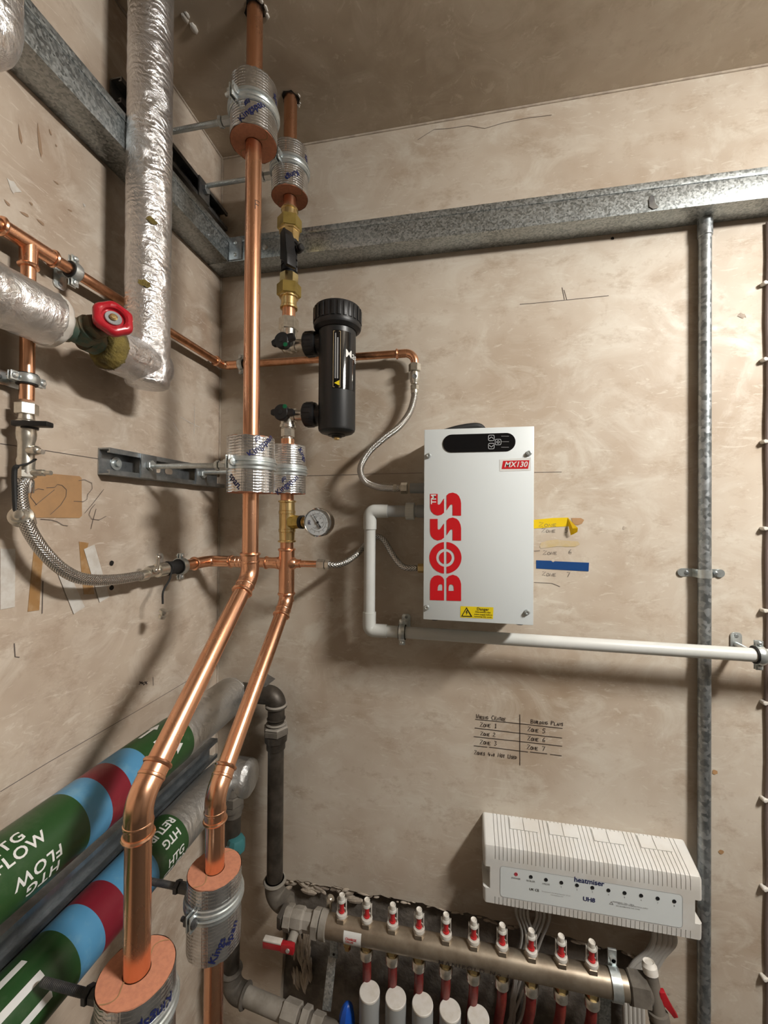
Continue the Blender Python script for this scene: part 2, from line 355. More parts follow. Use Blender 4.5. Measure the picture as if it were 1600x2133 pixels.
# braided steel hose
def braid(name, fu, fv, dark):
    mt, nt, b = nodes(name); b.inputs['Metallic'].default_value = .95; b.inputs['Roughness'].default_value = .26
    co = coord(nt, 'UV'); sp = nt.nodes.new('ShaderNodeSeparateXYZ'); nt.links.new(co, sp.inputs[0]); hs = []
    for sg in (1, -1):
        a = N(nt, 'ShaderNodeMath', operation='MULTIPLY'); a.inputs[1].default_value = fu*sg; nt.links.new(sp.outputs[0], a.inputs[0])
        c = N(nt, 'ShaderNodeMath', operation='MULTIPLY'); c.inputs[1].default_value = fv; nt.links.new(sp.outputs[1], c.inputs[0])
        d = N(nt, 'ShaderNodeMath', operation='ADD'); nt.links.new(a.outputs[0], d.inputs[0]); nt.links.new(c.outputs[0], d.inputs[1])
        e = N(nt, 'ShaderNodeMath', operation='MULTIPLY'); e.inputs[1].default_value = 2*pi; nt.links.new(d.outputs[0], e.inputs[0])
        s = N(nt, 'ShaderNodeMath', operation='SINE'); nt.links.new(e.outputs[0], s.inputs[0]); hs.append(s.outputs[0])
    mx = N(nt, 'ShaderNodeMath', operation='MAXIMUM'); nt.links.new(hs[0], mx.inputs[0]); nt.links.new(hs[1], mx.inputs[1])
    bump(nt, b, mx.outputs[0], .6, .0006)
    nt.links.new(ramp(nt, mx.outputs[0], [(0, dark), (.9, (.70, .68, .64))]), b.inputs['Base Color'])
braid('braid', 12, 300, (.24, .23, .22)); braid('braid_fleck', 8, 180, (.16, .155, .15))
# ------------------------------------------------------------------ room
def slab(name, lo, hi, mt):
    bm = new(); lo, hi = V(lo), V(hi); box(bm, (lo+hi)/2, hi-lo); return struct(name, bm, mt)
slab('floor', (-.1, ROOM_Y-.1, -.1), (ROOM_X+.1, .1, 0), 'concrete')
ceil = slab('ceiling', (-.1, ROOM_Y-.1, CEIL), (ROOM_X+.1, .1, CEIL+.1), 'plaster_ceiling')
wl = slab('wall_left', (-.1, ROOM_Y, 0), (0, .1, CEIL), 'plaster_left')
slab('wall_right', (ROOM_X, ROOM_Y, 0), (ROOM_X+.1, .1, CEIL), 'blockwork')
slab('wall_front', (0, ROOM_Y-.1, 0), (ROOM_X, ROOM_Y, CEIL), 'blockwork')
t = thing('ceiling_light', 'oblong bulkhead ceiling light right of the camera', 'light', (LAMP.x, LAMP.y, CEIL))
bm = new(); box(bm, (LAMP.x, LAMP.y, (CEIL+LAMP.z+.022)/2), (.13, .31, CEIL-LAMP.z-.022), bev=.006); obj('housing', bm, 'white_enamel', t)
bm = new(); box(bm, (LAMP.x, LAMP.y, LAMP.z), (.10, .28, .046), bev=.012, seg=3); obj('diffuser', bm, 'lamp_glow', t)
# back wall: plaster skin with a ragged opening knocked out behind the heating manifold
edge_px = [(588, 1836), (600, 1832), (640, 1838), (690, 1846), (720, 1850), (770, 1866), (800, 1866), (830, 1874), (870, 1880), (905, 1892), (940, 1897), (985, 1905), (1040, 1920), (1090, 1932), (1140, 1944), (1200, 1957), (1260, 1972), (1310, 1985), (1342, 1992)]
edge = []
for (x0, y0), (x1, y1) in zip(edge_px, edge_px[1:]):
    for k in range(4):
        p = bw(x0+(x1-x0)*k/4, y0+(y1-y0)*k/4); edge.append((p.x+random.uniform(-.002, .002), p.z+random.uniform(-.003, .003)))
xl, xr = edge[0][0], bw(1345, 1992).x
side_r = [(xr+random.uniform(-.004, .004), z/40) for z in range(30, 1, -2)]
side_l = [(xl+random.uniform(-.004, .004), z/40) for z in range(2, 31, 2)]
bm = new()
out = [(0, CEIL), (ROOM_X, CEIL), (ROOM_X, 0), (xr, 0)] + side_r[::-1] + edge[::-1] + side_l[::-1] + [(xl, 0), (0, 0)]
prism(bm, out, (0, 0, 0), (1, 0, 0), (0, 0, 1), -.022)
wb = struct('wall_back', bm, 'plaster')
bm = new(); nx, nz = 60, 60; g = [[bm.verts.new((xl-.05+(xr-xl+.1)*i/nx, .020-random.uniform(0, .006), .85*j/nz)) for i in range(nx+1)] for j in range(nz+1)]
for j in range(nz):
    for i in range(nx): bm.faces.new((g[j][i], g[j][i+1], g[j+1][i+1], g[j+1][i]))
obj('masonry_backing', bm, 'masonry', wb)
slabw = new(); box(slabw, (ROOM_X/2, .062, CEIL/2), (ROOM_X, .076, CEIL)); obj('masonry_core', slabw, 'masonry', wb)
bm = new()                                      # broken plaster rim of the opening
for i in range(len(edge)-1):
    p = V((edge[i][0], .004, edge[i][1])); r = random.uniform(.0015, .0042)
    sphere(bm, p+V((0, random.uniform(-.005, .004), -random.uniform(0, .006))), r, random.uniform(1.5, 4.5), .8, random.uniform(.5, 1), 6, 4, Matrix.Rotation(random.uniform(-.4, .4), 3, 'Y'))
for i in range(26):
    j = random.randrange(0, 18)
    sphere(bm, V((edge[j][0]+random.uniform(0, .01), .006, edge[j][1]-random.uniform(.004, .03))), random.uniform(.004, .010), 2.2, .5, .8, 6, 4, Matrix.Rotation(random.uniform(-.6, .6), 3, 'Y'))
rim = obj('broken_plaster_rim', bm, 'plaster_torn', wb, 5); rim['kind'] = 'stuff'
bm = new()                                      # vertical scar of old mortar between the two pipes
for i in range(60):
    t = i/60; p = bw(618+12*t+random.uniform(-20, 20), 1925+130*t, 0)
    sphere(bm, p+V((0, random.uniform(.002, .008), 0)), random.uniform(.004, .008), .55, .5, 3.2, 6, 4, Matrix.Rotation(random.uniform(-.5, .2), 3, 'Y'))
sc_ = obj('mortar_scar', bm, 'plaster_torn', wb, 5); sc_['kind'] = 'stuff'
# ragged holes in the ceiling where the two risers pass
def blob(cx, cy, r, z, n=18, j=.22): return [(cx+r*cos(2*pi*k/n)*(1+random.uniform(-j, j)), cy+r*sin(2*pi*k/n)*(1+random.uniform(-j, j))) for k in range(n)]
R1, R2 = (.213, -.243), (.212, -.100)
for (cx, cy), r in ((R1, .0160), (R2, .0158)):
    bm = poly2d(blob(cx, cy, r, 0)); decal('pipe_hole', bm, lambda x, y: V((x, y, CEIL-.0006)), 'hole_black', ceil)
    bm = new()
    for k in range(5):
        a = random.uniform(-.6, 1.2); sphere(bm, (cx+(r+.003)*cos(a), cy+(r+.003)*sin(a), CEIL-.001), random.uniform(.0015, .004), 1, 1.4, .6, 6, 4)
    obj('plaster_crumbs', bm, 'tape_white', ceil)['kind'] = 'stuff'
bm = new(); p0 = CAM + ray(394, 44)*((CEIL-CAM.z)/ray(394, 44).z)
for k in range(4): sphere(bm, p0+V((random.uniform(-.004, .004), random.uniform(-.012, .012), -.001)), random.uniform(.003, .006), 1, 1.5, .5, 7, 5)
obj('plaster_chip', bm, 'tape_white', ceil)
# skim joints: thin raised line of filler in the wall and ceiling corners
for nm, a, c in (('filler_line', V((.0012, -.0012, 0)), V((.0012, -.0012, CEIL))), ('filler_line', V((0, -.0012, CEIL-.001)), V((ROOM_X, -.0012, CEIL-.001))), ('filler_line', V((.0012, 0, CEIL-.001)), V((.0012, ROOM_Y, CEIL-.001)))):
    bm = new(); cyl(bm, a, c, .0022, n=8); obj(nm, bm, 'plaster_torn', wb if a.y == -.0012 else wl)
# ---- pencil and marker on the walls
EPS = .0006
fb = lambda x, y: V((x, -EPS, y)); fl = lambda x, y: V((EPS, x, y))   # 2d -> wall point
def bl(px): return [(p.x, p.z) for p in (bw(*q) for q in px)]
def ll(px): return [(p.y, p.z) for p in (lw(*q) for q in px)]
def mark(name, lines, w, f, mt, par): return decal(name, ribbons(lines, w), f, mt, par)
mark('pencil_line', [bl([(640, 991), (760, 988), (880, 985)]), bl([(1113, 984), (1170, 983)])], .0008, fb, 'pencil', wb)
mark('pencil_line', [bl([(1083, 634), (1110, 632), (1170, 626), (1230, 620), (1268, 616)]), bl([(1171, 599), (1176, 624)]), bl([(1175, 604), (1181, 625)])], .0009, fb, 'pencil', wb)
mark('pencil_line', [bl([(1112, 1148), (1125, 1147)]), bl([(1112, 1213), (1150, 1215), (1160, 1219), (1167, 1222)])], .0009, fb, 'pencil', wb)
mark('plaster_crack', [bl([(870, 292), (885, 282), (905, 270), (935, 268), (975, 262), (1010, 268), (1050, 256), (1100, 246), (1150, 240)])], .0008, fb, 'pencil', wb)
mark('pencil_line', [ll([(0, 924), (60, 933), (110, 941), (226, 959)])], .0009, fl, 'pencil', wl)
mark('pencil_line', [ll([(0, 1649), (100, 1588), (200, 1530), (300, 1472), (397, 1414)])], .0010, fl, 'pencil', wl)
mark('pencil_line', [ll([(318, 1410), (319, 1428)]), ll([(89, 1210), (87, 1278)]), ll([(29, 1340), (31, 1368), (40, 1369)])], .0012, fl, 'pencil', wl)
mark('pencil_scribble', [ll([(70, 1070), (75, 1090), (66, 1100)]), ll([(75, 1052), (62, 1035), (64, 1025), (78, 1018), (90, 1020)]), ll([(70, 1054), (112, 1020)]), ll([(95, 1016), (113, 1015), (118, 1009), (128, 1011), (137, 1020), (136, 1034), (125, 1052), (103, 1072)]),
    ll([(83, 1081), (105, 1083), (117, 1086), (130, 1094), (140, 1095)]), ll([(162, 1001), (175, 999), (190, 1006), (191, 1018), (181, 1030), (180, 1040), (172, 1045), (152, 1044)]), ll([(215, 1019), (195, 1045), (175, 1069)]),
    ll([(197, 1050), (188, 1060), (184, 1072), (190, 1081), (205, 1083), (220, 1075)]), ll([(199, 1060), (192, 1085), (188, 1102)])], .0007, lambda x, y: V((.0014, x, y)), 'pencil', wl)
mark('marker_scrawl', [ll([(290, 1420), (296, 1424), (302, 1420), (306, 1425)]), ll([(289, 1426), (295, 1420), (299, 1427), (306, 1419)])], .0018, fl, 'marker', wl)
def write(name, s, px, py, h, mt, par, w=.0009, sx=1.):
    p = bw(px, py); mark(name, [[(p.x+x*sx, p.z+y) for x, y in ln] for ln in hand(s, h)], w, fb, mt, par)
write('zone_pencil_note', 'ZONE', 1128, 1109, .0075, 'pencil', wb, .0008, 1.35); write('zone_pencil_note', '5', 1176, 1110, .009, 'pencil', wb, .0009)
write('zone_pencil_note', 'ZONE', 1131, 1155, .0075, 'pencil', wb, .0008, 1.35); write('zone_pencil_note', '6', 1184, 1154, .009, 'pencil', wb, .0009)
write('zone_pencil_note', 'ZONE', 1129, 1199, .0075, 'pencil', wb, .0008, 1.35); write('zone_pencil_note', '7', 1180, 1201, .009, 'pencil', wb, .0009)
mark('zone_table_lines', [bl([(990, 1498), (1082, 1507), (1172, 1517)]), bl([(989, 1516), (1082, 1527), (1171, 1537)]), bl([(987, 1534), (1082, 1544), (1171, 1554)]), bl([(987, 1553), (1015, 1556)]), bl([(1019, 1556), (1082, 1564), (1100, 1566)]), bl([(1104, 1566), (1140, 1570)]), bl([(1146, 1571), (1170, 1574)]), bl([(1083, 1488), (1083, 1594)])], .0013, fb, 'marker', wb)
for s, x, y, h in (('WIRING CENTRE', 992, 1496, .0085), ('ZONE 1', 1000, 1513, .0085), ('ZONE 2', 1001, 1531, .0075), ('ZONE 3', 1000, 1549, .0085), ('ZONES 4+8 NOT USED', 988, 1571, .0078),
                   ('BUILDING PLANS', 1106, 1506, .0082), ('ZONE 5', 1099, 1523, .0085), ('ZONE 6', 1099, 1542, .0085), ('ZONE 7', 1098, 1560, .0085)):
    write('zone_table_writing', s, x, y, h, 'marker', wb, .0012, .86 if len(s) > 8 else .95)
# drill holes and scuffs
def spot(name, par, f, c, r, mt, j=.2): decal(name, poly2d(blob(c[0], c[1], r, 0, 12, j)), f, mt, par)
for px, py, r in ((1276, 497, .003), (1380, 1840, .0015)): p = bw(px, py); spot('drill_hole', wb, fb, (p.x, p.z), r, 'hole_black')
for px, py in ((232, 1173), (232, 1224)): p = lw(px, py); spot('drill_hole', wl, fl, (p.y, p.z), .0042, 'hole_black', .08)
for px, py, r in ((690, 1250, .004), (717, 1228, .004), (1548, 658, .006), (1410, 2100, .004), (1300, 1100, .003), (1395, 2070, .003)): p = bw(px, py); spot('plaster_fleck', wb, fb, (p.x, p.z), r, 'plaster_torn', .6)
for px, py in ((1489, 1608), (1502, 1774)): p = bw(px, py); spot('brown_spot', wb, fb, (p.x, p.z), .0045, 'paper_brown')
for px, py, r in ((28, 388, .006), (5, 1870-100, .004), (175, 428, .002), (8, 1745, .004)): p = lw(px, py); spot('plaster_fleck', wl, fl, (p.y, p.z), r, 'tape_white', .6)
for x0, y0, x1, y1, w_ in ((38, 258, 44, 300, .0035), (78, 255, 85, 328, .0045), (102, 268, 106, 282, .003), (115, 300, 118, 306, .0025), (8, 415, 20, 430, .004), (40, 440, 60, 452, .004), (75, 455, 92, 470, .004), (20, 470, 40, 482, .003), (60, 420, 68, 428, .003), (110, 375, 122, 385, .002), (140, 435, 150, 441, .002)):
    a_, c_ = lw(x0, y0), lw(x1, y1); d_ = V((c_.y-a_.y, c_.z-a_.z)); n_ = V((-d_.y, d_.x)).normalized()*w_/2; m_ = V((a_.y, a_.z))+d_*.55
    decal('brown_stain', poly2d([(a_.y, a_.z), tuple(m_+n_), tuple(m_+d_*.3+n_*1.1), (c_.y, c_.z), tuple(m_+d_*.2-n_), tuple(m_-d_*.3-n_*.7)]), fl, 'stain', wl)
mark('scratch', [ll([(375, 868), (395, 880), (416, 890)]), ll([(360, 880), (372, 900)]), ll([(405, 845), (404, 905)]), ll([(437, 610), (455, 640)])], .0012, fl, 'tape_white', wl)
# ---- pieces of tape and paper stuck to the walls (each a thing of its own)
def strip_l(name, px, mt, label, th=.0005, lift=.0003):
    P = [lw(*q) for q in px]; bm = new(); a = [bm.verts.new(p+V((lift, 0, 0))) for p in P]; c = [bm.verts.new(p+V((lift+th, 0, 0))) for p in P]
    bm.faces.new(a); bm.faces.new(c)
    for i in range(len(a)): j = (i+1) % len(a); bm.faces.new((a[i], a[j], c[j], c[i]))
    return tag(obj(name, bm, mt), label, 'tape')
o = strip_l('paper_patch', [(50, 984), (100, 986), (165, 992), (169, 996), (170, 1074), (165, 1079), (60, 1078), (46, 1078)], 'paper_brown', 'brown paper rectangle with pencil scribble beside the braided hose'); o['category'] = 'paper'
strip_l('brown_tape', [(164, 1128), (184, 1131), (181, 1142), (190, 1200), (196, 1238), (174, 1238), (168, 1180)], 'tape_brown', 'short strip of brown tape under the pale crossing strip', .0005, .0002)
strip_l('masking_tape', [(173, 1144), (195, 1134), (226, 1243), (206, 1255)], 'tape_white', 'long pale translucent tape strip slanting across the brown strip', .0004, .0012)
strip_l('masking_tape', [(114, 1183), (133, 1172), (175, 1264), (152, 1279)], 'tape_white', 'pale translucent tape strip slanting between two brown strips', .0004, .0012)
strip_l('brown_tape', [(70, 1144), (91, 1144), (85, 1200), (81, 1271), (57, 1274), (62, 1220)], 'tape_brown', 'faded vertical brown tape strip below the hose bend', .0005, .0002)
strip_l('masking_tape', [(0, 1143), (31, 1143), (30, 1264), (0, 1270)], 'tape_white', 'wide pale tape patch at the left edge of the picture', .0004, .0004)
def tape_b(name, px, mt, label, th=.0004):
    P = [bw(*q) for q in px]; bm = new(); a = [bm.verts.new(p+V((0, -.0003, 0))) for p in P]; c = [bm.verts.new(p+V((0, -.0003-th, 0))) for p in P]
    bm.faces.new(a); bm.faces.new(c)
    for i in range(len(a)): j = (i+1) % len(a); bm.faces.new((a[i], a[j], c[j], c[i]))
    return tag(obj(name, bm, mt), label, 'tape')
tape_b('blue_tape', [(1117, 1167), (1148, 1168), (1152, 1171), (1156, 1169), (1227, 1172), (1226, 1190), (1117, 1184)], 'blue_tape', 'blue strip of tape stuck above the pencilled word zone seven')
yt = tape_b('yellow_tape', [(1110, 1083), (1150, 1079), (1184, 1078), (1186, 1096), (1150, 1098), (1110, 1101)], 'yellow_tape', 'yellow tape strip with a curled loose end beside the white unit')
bm = new(); q = [bw(1183, 1078, -.0008), bw(1192, 1088, -.006), bw(1204, 1100, -.014), bw(1203, 1108, -.012), bw(1196, 1112, -.008), bw(1189, 1115, -.006), bw(1185, 1098, -.0008)]
vs = [bm.verts.new(p) for p in q]; ce = bm.verts.new(bw(1193, 1101, -.013))
for i in range(len(vs)-1): bm.faces.new((vs[i], vs[i+1], ce))
bm.faces.new((vs[-1], vs[0], ce)); bmesh.ops.solidify(bm, geom=bm.faces[:], thickness=.0003); obj('curled_end', bm, 'yellow_tape', yt, 20)
p = bw(1122, 1097); decal('pencil_lettering', ribbons([[(p.x+x*1.6, p.z+y) for x, y in ln] for ln in hand('ZONE', .008)], .0008), lambda x, y: V((x, -.0009, y)), 'pencil', yt)
decal('tape_residue', poly2d(bl([(1190, 1079), (1210, 1079), (1217, 1083), (1212, 1091), (1204, 1094), (1194, 1092)])), fb, 'paper_brown', wb)
decal('glue_residue', poly2d(bl([(1124, 1137), (1128, 1130), (1140, 1126), (1160, 1124), (1180, 1126), (1204, 1128), (1208, 1134), (1198, 1139), (1180, 1139), (1160, 1138), (1140, 1141), (1126, 1142)])), fb, 'tape_residue', wb)
# ------------------------------------------------------------------ cable trunking
ZT, ZB, TD = 1.6+.5932, 1.6+.5419, .0518
def trunk(label, lo, hi, holes):
    t = thing('cable_trunking', label, 'trunking', ((V(lo)+V(hi))/2), 'galvanised trunking round the walls')
    bm = new(); lo, hi = V(lo), V(hi); box(bm, (lo+hi)/2, hi-lo, bev=.0018); obj('trunking_body', bm, 'galvanised', t); return t
tb = trunk('galvanised steel trunking along the back wall', (0, -TD, ZB), (ROOM_X-.02, 0, ZT), 0)
tl = trunk('galvanised steel trunking along the left wall towards the corner', (0, ROOM_Y+.02, ZB), (TD, -TD-.0005, ZT), 0)
for t, lo, hi in ((tb, (TD, -TD-.0012, ZT-.011), (ROOM_X-.02, -TD+.01, ZT+.0012)), (tl, (TD-.01, ROOM_Y+.02, ZT-.011), (TD+.0012, -TD, ZT+.0012))):
    bm = new(); box(bm, (V(lo)+V(hi))/2, V(hi)-V(lo), bev=.0005); obj('trunking_lid', bm, 'galvanised', t)
bm = new(); box(bm, (TD+.016, -TD-.0018, (ZT+ZB)/2), (.030, .0015, .046), bev=.0004); jp = obj('joint_plate', bm, 'strut_zinc', tb)
for zz in (.013, -.013):
    bm = new(); lathe(bm, (TD+.016, -TD-.0025, (ZT+ZB)/2+zz), (0, -1, 0), [(0, .004), (.0012, .0036), (.0022, .002), (.0024, 0)], 14); obj('rivet', bm, 'zinc', jp)
p = bw(552, 515, -TD); bm = new(); lathe(bm, p, (0, -1, 0), [(0, .0062), (.001, .006), (.003, .004), (.0038, 0)], 16); obj('bolt_head', bm, 'zinc', tb)
p = lw(437, 524, TD); bm = new(); lathe(bm, (TD, p.y, ZB+.012), (1, 0, 0), [(0, .004), (.0015, .003), (.002, 0)], 12); obj('bolt_head', bm, 'strut_zinc', tl)
decal('smudge', poly2d([(p.x, p.z) for p in (bw(x, y, -TD) for x, y in ((1352, 432), (1351, 418), (1356, 407), (1362, 410), (1364, 424), (1372, 434), (1360, 437)))]), lambda x, y: V((x, -TD-.0018, y)), 'strut_dark', tb)
# conduit down the back wall, with its coupler and saddle
XC = .980
t = thing('steel_conduit', 'vertical galvanised conduit dropping from the back wall trunking', 'conduit', (XC, -.0135, 0))
bm = new(); cyl(bm, (XC, -.0135, .02), (XC, -.0135, ZB-.012), .0101, n=24); obj('conduit_tube', bm, 'galvanised_conduit', t)
bm = new(); lathe(bm, (XC, -.0135, ZB+.001), (0, 0, -1), [(0, .0116), (.032, .0116), (.0328, .0108), (.0332, .0102)], 24); obj('coupler', bm, 'galvanised_conduit', t)
s = thing('conduit_saddle', 'zinc saddle clip holding the vertical conduit to the wall', 'pipe clip', (XC, -.004, bw(1467, 1196, -.02).z)); zs = s.location.z
bm = new(); R = .0118; prof = [(-.031, .001), (-.0135, .001)]+[(R*cos(pi-a*pi/10), .0125+R*sin(pi-a*pi/10)) for a in range(11)]+[(.0135, .001), (.031, .001)]
for i in range(len(prof)-1):
    (x0, d0), (x1, d1) = prof[i], prof[i+1]; h0 = .0075
    vs = [bm.verts.new((XC+x, -d, zs+z)) for x, d, z in ((x0, d0, -h0), (x1, d1, -h0), (x1, d1, h0), (x0, d0, h0))]; bm.faces.new(vs)
bmesh.ops.remove_doubles(bm, verts=bm.verts, dist=1e-5); bmesh.ops.solidify(bm, geom=bm.faces[:], thickness=.0018)
for sx_ in (-1, 1): lathe(bm, (XC+sx_*.031, -.0002, zs), (0, -1, 0), [(0, .0075), (.0028, .0075)], 18)
obj('saddle_strap', bm, 'zinc', s)
for sx_ in (-1, 1):
    bm = new(); lathe(bm, (XC+sx_*.024, -.003, zs), (0, -1, 0), [(0, .0042), (.0015, .0036), (.0028, .002), (.003, 0)], 14); obj('screw', bm, 'strut_zinc', s)
# ------------------------------------------------------------------ shared builders for pipework
def proj(P):
    d = V(P)-CAM; return 800+FPX*d.dot(CR)/d.dot(CF), 1066.5-FPX*d.dot(CU)/d.dot(CF)
def axY(px, X, z):                              # distance from the back wall at which a left-wall pipe is seen at px
    lo, hi = -.80, -.001
    for _ in range(50):
        mid = (lo+hi)/2
        if proj((X, mid, z))[0] < px: lo = mid
        else: hi = mid
    return lo
def pipe(t, pts, r, mt='copper', name='pipe', n=28, rad=None):
    bm = new(); tube(bm, fillet(pts, rad) if rad else pts, r, n); return obj(name, bm, mt, t)
def socket(t, pts, r, mt='copper', name='elbow', rad=.03, beads=True, grow=.0014, inner=True, n=28):
    """pressed fitting: a slightly wider tube with a bead at each end"""
    P = fillet(pts, rad, 12) if len(pts) > 2 else [V(p) for p in pts]; bm = new(); tube(bm, P, r+grow, n)
    d0, d1 = (P[1]-P[0]).normalized(), (P[-1]-P[-2]).normalized()
    if beads:
        bead(bm, P[0]+d0*.0015, d0, r+grow, .0055, .0022, n); bead(bm, P[-1]-d1*.0015, d1, r+grow, .0055, .0022, n)
        if inner: bead(bm, P[0]+d0*.014, d0, r+grow, .0045, .0009, n); bead(bm, P[-1]-d1*.014, d1, r+grow, .0045, .0009, n)
    return obj(name, bm, mt, t)
def clip(label, c, ax, wn, r, reach, plate_ax=None, w=.011, rub=.0032, group='rubber lined pipe clips'):
    """rubber lined two-screw pipe clip: c centre on the pipe, ax pipe axis, wn direction away from the wall, reach distance to the wall"""
    c = V(c); ax = V(ax).normalized(); wn = V(wn).normalized(); sd = ax.cross(wn).normalized()
    t = thing('pipe_clip', label, 'pipe clip', c-wn*reach, group); R = r+rub
    bm = new(); lathe(bm, c-ax*(w*.62), ax, [(0, r+.0003), (0, R), (w*1.24, R), (w*1.24, r+.0003), (0, r+.0003)], 26, cap=False); obj('rubber_liner', bm, 'rubber', t)
    bm = new(); lathe(bm, c-ax*(w/2), ax, [(0, R), (0, R+.0012), (w*.3, R+.0022), (w*.7, R+.0022), (w, R+.0012), (w, R), (0, R)], 26, cap=False)
    for s in (-1, 1):
        for k in (-1, 1): box(bm, c+sd*s*(R+.0045)+wn*k*.0022, (w, .0105, .0018), rotm(ax, sd), .0004)
    obj('clamp_ring', bm, 'zinc', t)
    for s in (-1, 1):
        bm = new(); p = c+sd*s*(R+.0055)+wn*.003; lathe(bm, p, wn, [(0, .0036), (.0022, .0034), (.0032, .002), (.0033, 0)], 14); cyl(bm, p, p-wn*.011, .0016, n=14); obj('screw', bm, 'zinc', t)
    q = c-wn*reach; pa = V(plate_ax) if plate_ax is not None else sd
    bm = new(); lathe(bm, c-wn*(R+.0005), -wn, [(0, .0062), (.004, .0062), (.0045, .0048), (max(.006, reach-R-.0025), .0048)], 18); obj('stem', bm, 'zinc', t)
    pw = wn.cross(pa).normalized(); bm = new(); prism(bm, rrect(.018, .044, .006), q+wn*.0004, pw, pa, .0022 if pw.cross(pa).dot(wn) > 0 else -.0022, .0004); pl = obj('back_plate', bm, 'zinc', t)
    for s in (-1, 1):
        bm = new(); lathe(bm, q+pa*s*.0155+wn*.0024, wn, [(0, .0034), (.0012, .003), (.0016, 0)], 14); obj('screw', bm, 'strut_zinc', pl)
    return t
def channel(bm, p0, p1, out, up, W=.041, D=.021, th=.0022, lip=.0075):
    """slotted strut channel, open side facing `out`"""
    p0, p1, out, up = V(p0), V(p1), V(out), V(up); h = W/2
    pr = [(-h, 0), (h, 0), (h, D), (h-lip, D), (h-lip, D-.005), (h-lip+th, D-.005), (h-lip+th, D-th), (h-th, D-th), (h-th, th), (-h+th, th), (-h+th, D-th), (-h+lip-th, D-th), (-h+lip-th, D-.005), (-h+lip, D-.005), (-h+lip, D), (-h, D)]
    a = [bm.verts.new(p0+up*x+out*y) for x, y in pr]; c = [bm.verts.new(p1+up*x+out*y) for x, y in pr]; n = len(pr)
    for i in range(n): bm.faces.new((a[i], a[(i+1) % n], c[(i+1) % n], c[i]))
    bm.faces.new(a[::-1]); bm.faces.new(c); return bm
def strut(label, y0, y1, z, D, mt, plates, nuts, slots=()):
    t = thing('strut_channel', label, 'bracket', (0, y1, z), 'strut channels on the left wall')
    bm = new(); channel(bm, (.0004, y0, z), (.0004, y1, z), (1, 0, 0), (0, 0, 1), D=D); obj('channel', bm, mt, t)
    for y in plates:
        bm = new(); box(bm, (D+.0022, y, z), (.004, .034, .040), bev=.0006); pl = obj('channel_plate', bm, mt, t)
        bm = new(); hexn(bm, (D+.0043, y, z+.002), (D+.0113, y, z+.002), .0088); obj('hex_nut', bm, 'zinc' if mt != 'strut_dark' else 'strut_zinc', pl)
    for y in nuts:
        bm = new(); lathe(bm, (.0028, y, z), (1, 0, 0), [(0, .0105), (.0015, .0105), (.0016, .0055), (.006, .005), (.0065, 0)], 20); obj('wall_bolt', bm, 'zinc', t)
    for y in slots:
        bm = new(); prism(bm, rrect(.020, .011, .005), (.0032, y, z), (0, 1, 0), (0, 0, 1), .0003); obj('slot', bm, 'plaster_left', t)
    return t
def rod(bm, p, q, r=.0042):
    cyl(bm, p, q, r, n=16); L = (V(q)-V(p)).length; d = (V(q)-V(p)).normalized(); k = .0015
    while k < L-.001: bead(bm, V(p)+d*k, d, r-.0001, .0011, .00045, 12); k += .0022
    return bm
# ------------------------------------------------------------------ left wall: foil pipes, gate valve
FX, FY, FZ, FR = .072, -.303, 1.826, .0312
def wobble(amp, seed):
    rnd = random.Random(seed); tab = {}
    def w(i, k):
        return 1+amp*(sin(k*1.9+i*1.3+seed)*.5+rnd.uniform(-.5, .5))
    return w
def foil_pipe(t, pts, r, rad, mt='foil', name='foil_jacket', n=40, seed=1, step=.006):
    P = fillet(pts, rad, 10) if len(pts) > 2 else [V(p) for p in pts]; Q = [P[0]]
    for a, c in zip(P, P[1:]):
        m_ = max(1, int((c-a).length/step)); Q += [a+(c-a)*k/m_ for k in range(1, m_+1)]
    bm = new(); rnd = random.Random(seed); tube(bm, Q, [r*(1+rnd.uniform(-.012, .012)) for _ in Q], n); return obj(name, bm, mt, t, 50)
yv = axY(213, FX, FZ)                            # face of the cut insulation at the valve
t = thing('insulated_pipe', 'silver foil lagged pipe dropping from ceiling with an elbow at the valve', 'pipe', (FX, FY, FZ-.03))
rnd_ = random.Random(1); bm = new(); Lv = CEIL-.001-(FZ-FR)+.0012
prof_ = [(Lv*k/90, FR*(1+rnd_.uniform(-.014, .014))) for k in range(87)]+[(Lv-.008, FR), (Lv-.003, FR-.0012), (Lv-.0008, FR-.0045), (Lv, FR-.010), (Lv+.0002, 0)]
lathe(bm, (FX, FY, CEIL-.001), (0, 0, -1), prof_, 40, wob=lambda i, k: 1+rnd_.uniform(-.006, .006)); Lh = FY+FR-.002-(yv+.012)
lathe(bm, (FX, yv+.012, FZ), (0, 1, 0), [(Lh*k/12, FR*(1+rnd_.uniform(-.012, .012))) for k in range(10)]+[(Lh-.010, FR-.0005), (Lh-.004, FR-.004), (Lh, FR-.012), (Lh+.0003, 0)], 40, wob=lambda i, k: 1+rnd_.uniform(-.006, .006)); fj = obj('foil_jacket', bm, 'foil', t, 50)
bm = new(); lathe(bm, (FX, yv+.013, FZ), (0, -1, 0), [(0, FR-.001), (.007, FR-.003), (.013, FR-.007), (.016, FR-.012), (.017, .012)], 30, wob=wobble(.08, 3)); obj('cut_insulation', bm, 'mineral_wool', t, 60)
for px, py, a in ((1290/4+0, 470/4+350, 0), (283, 590, 0)):
    pass
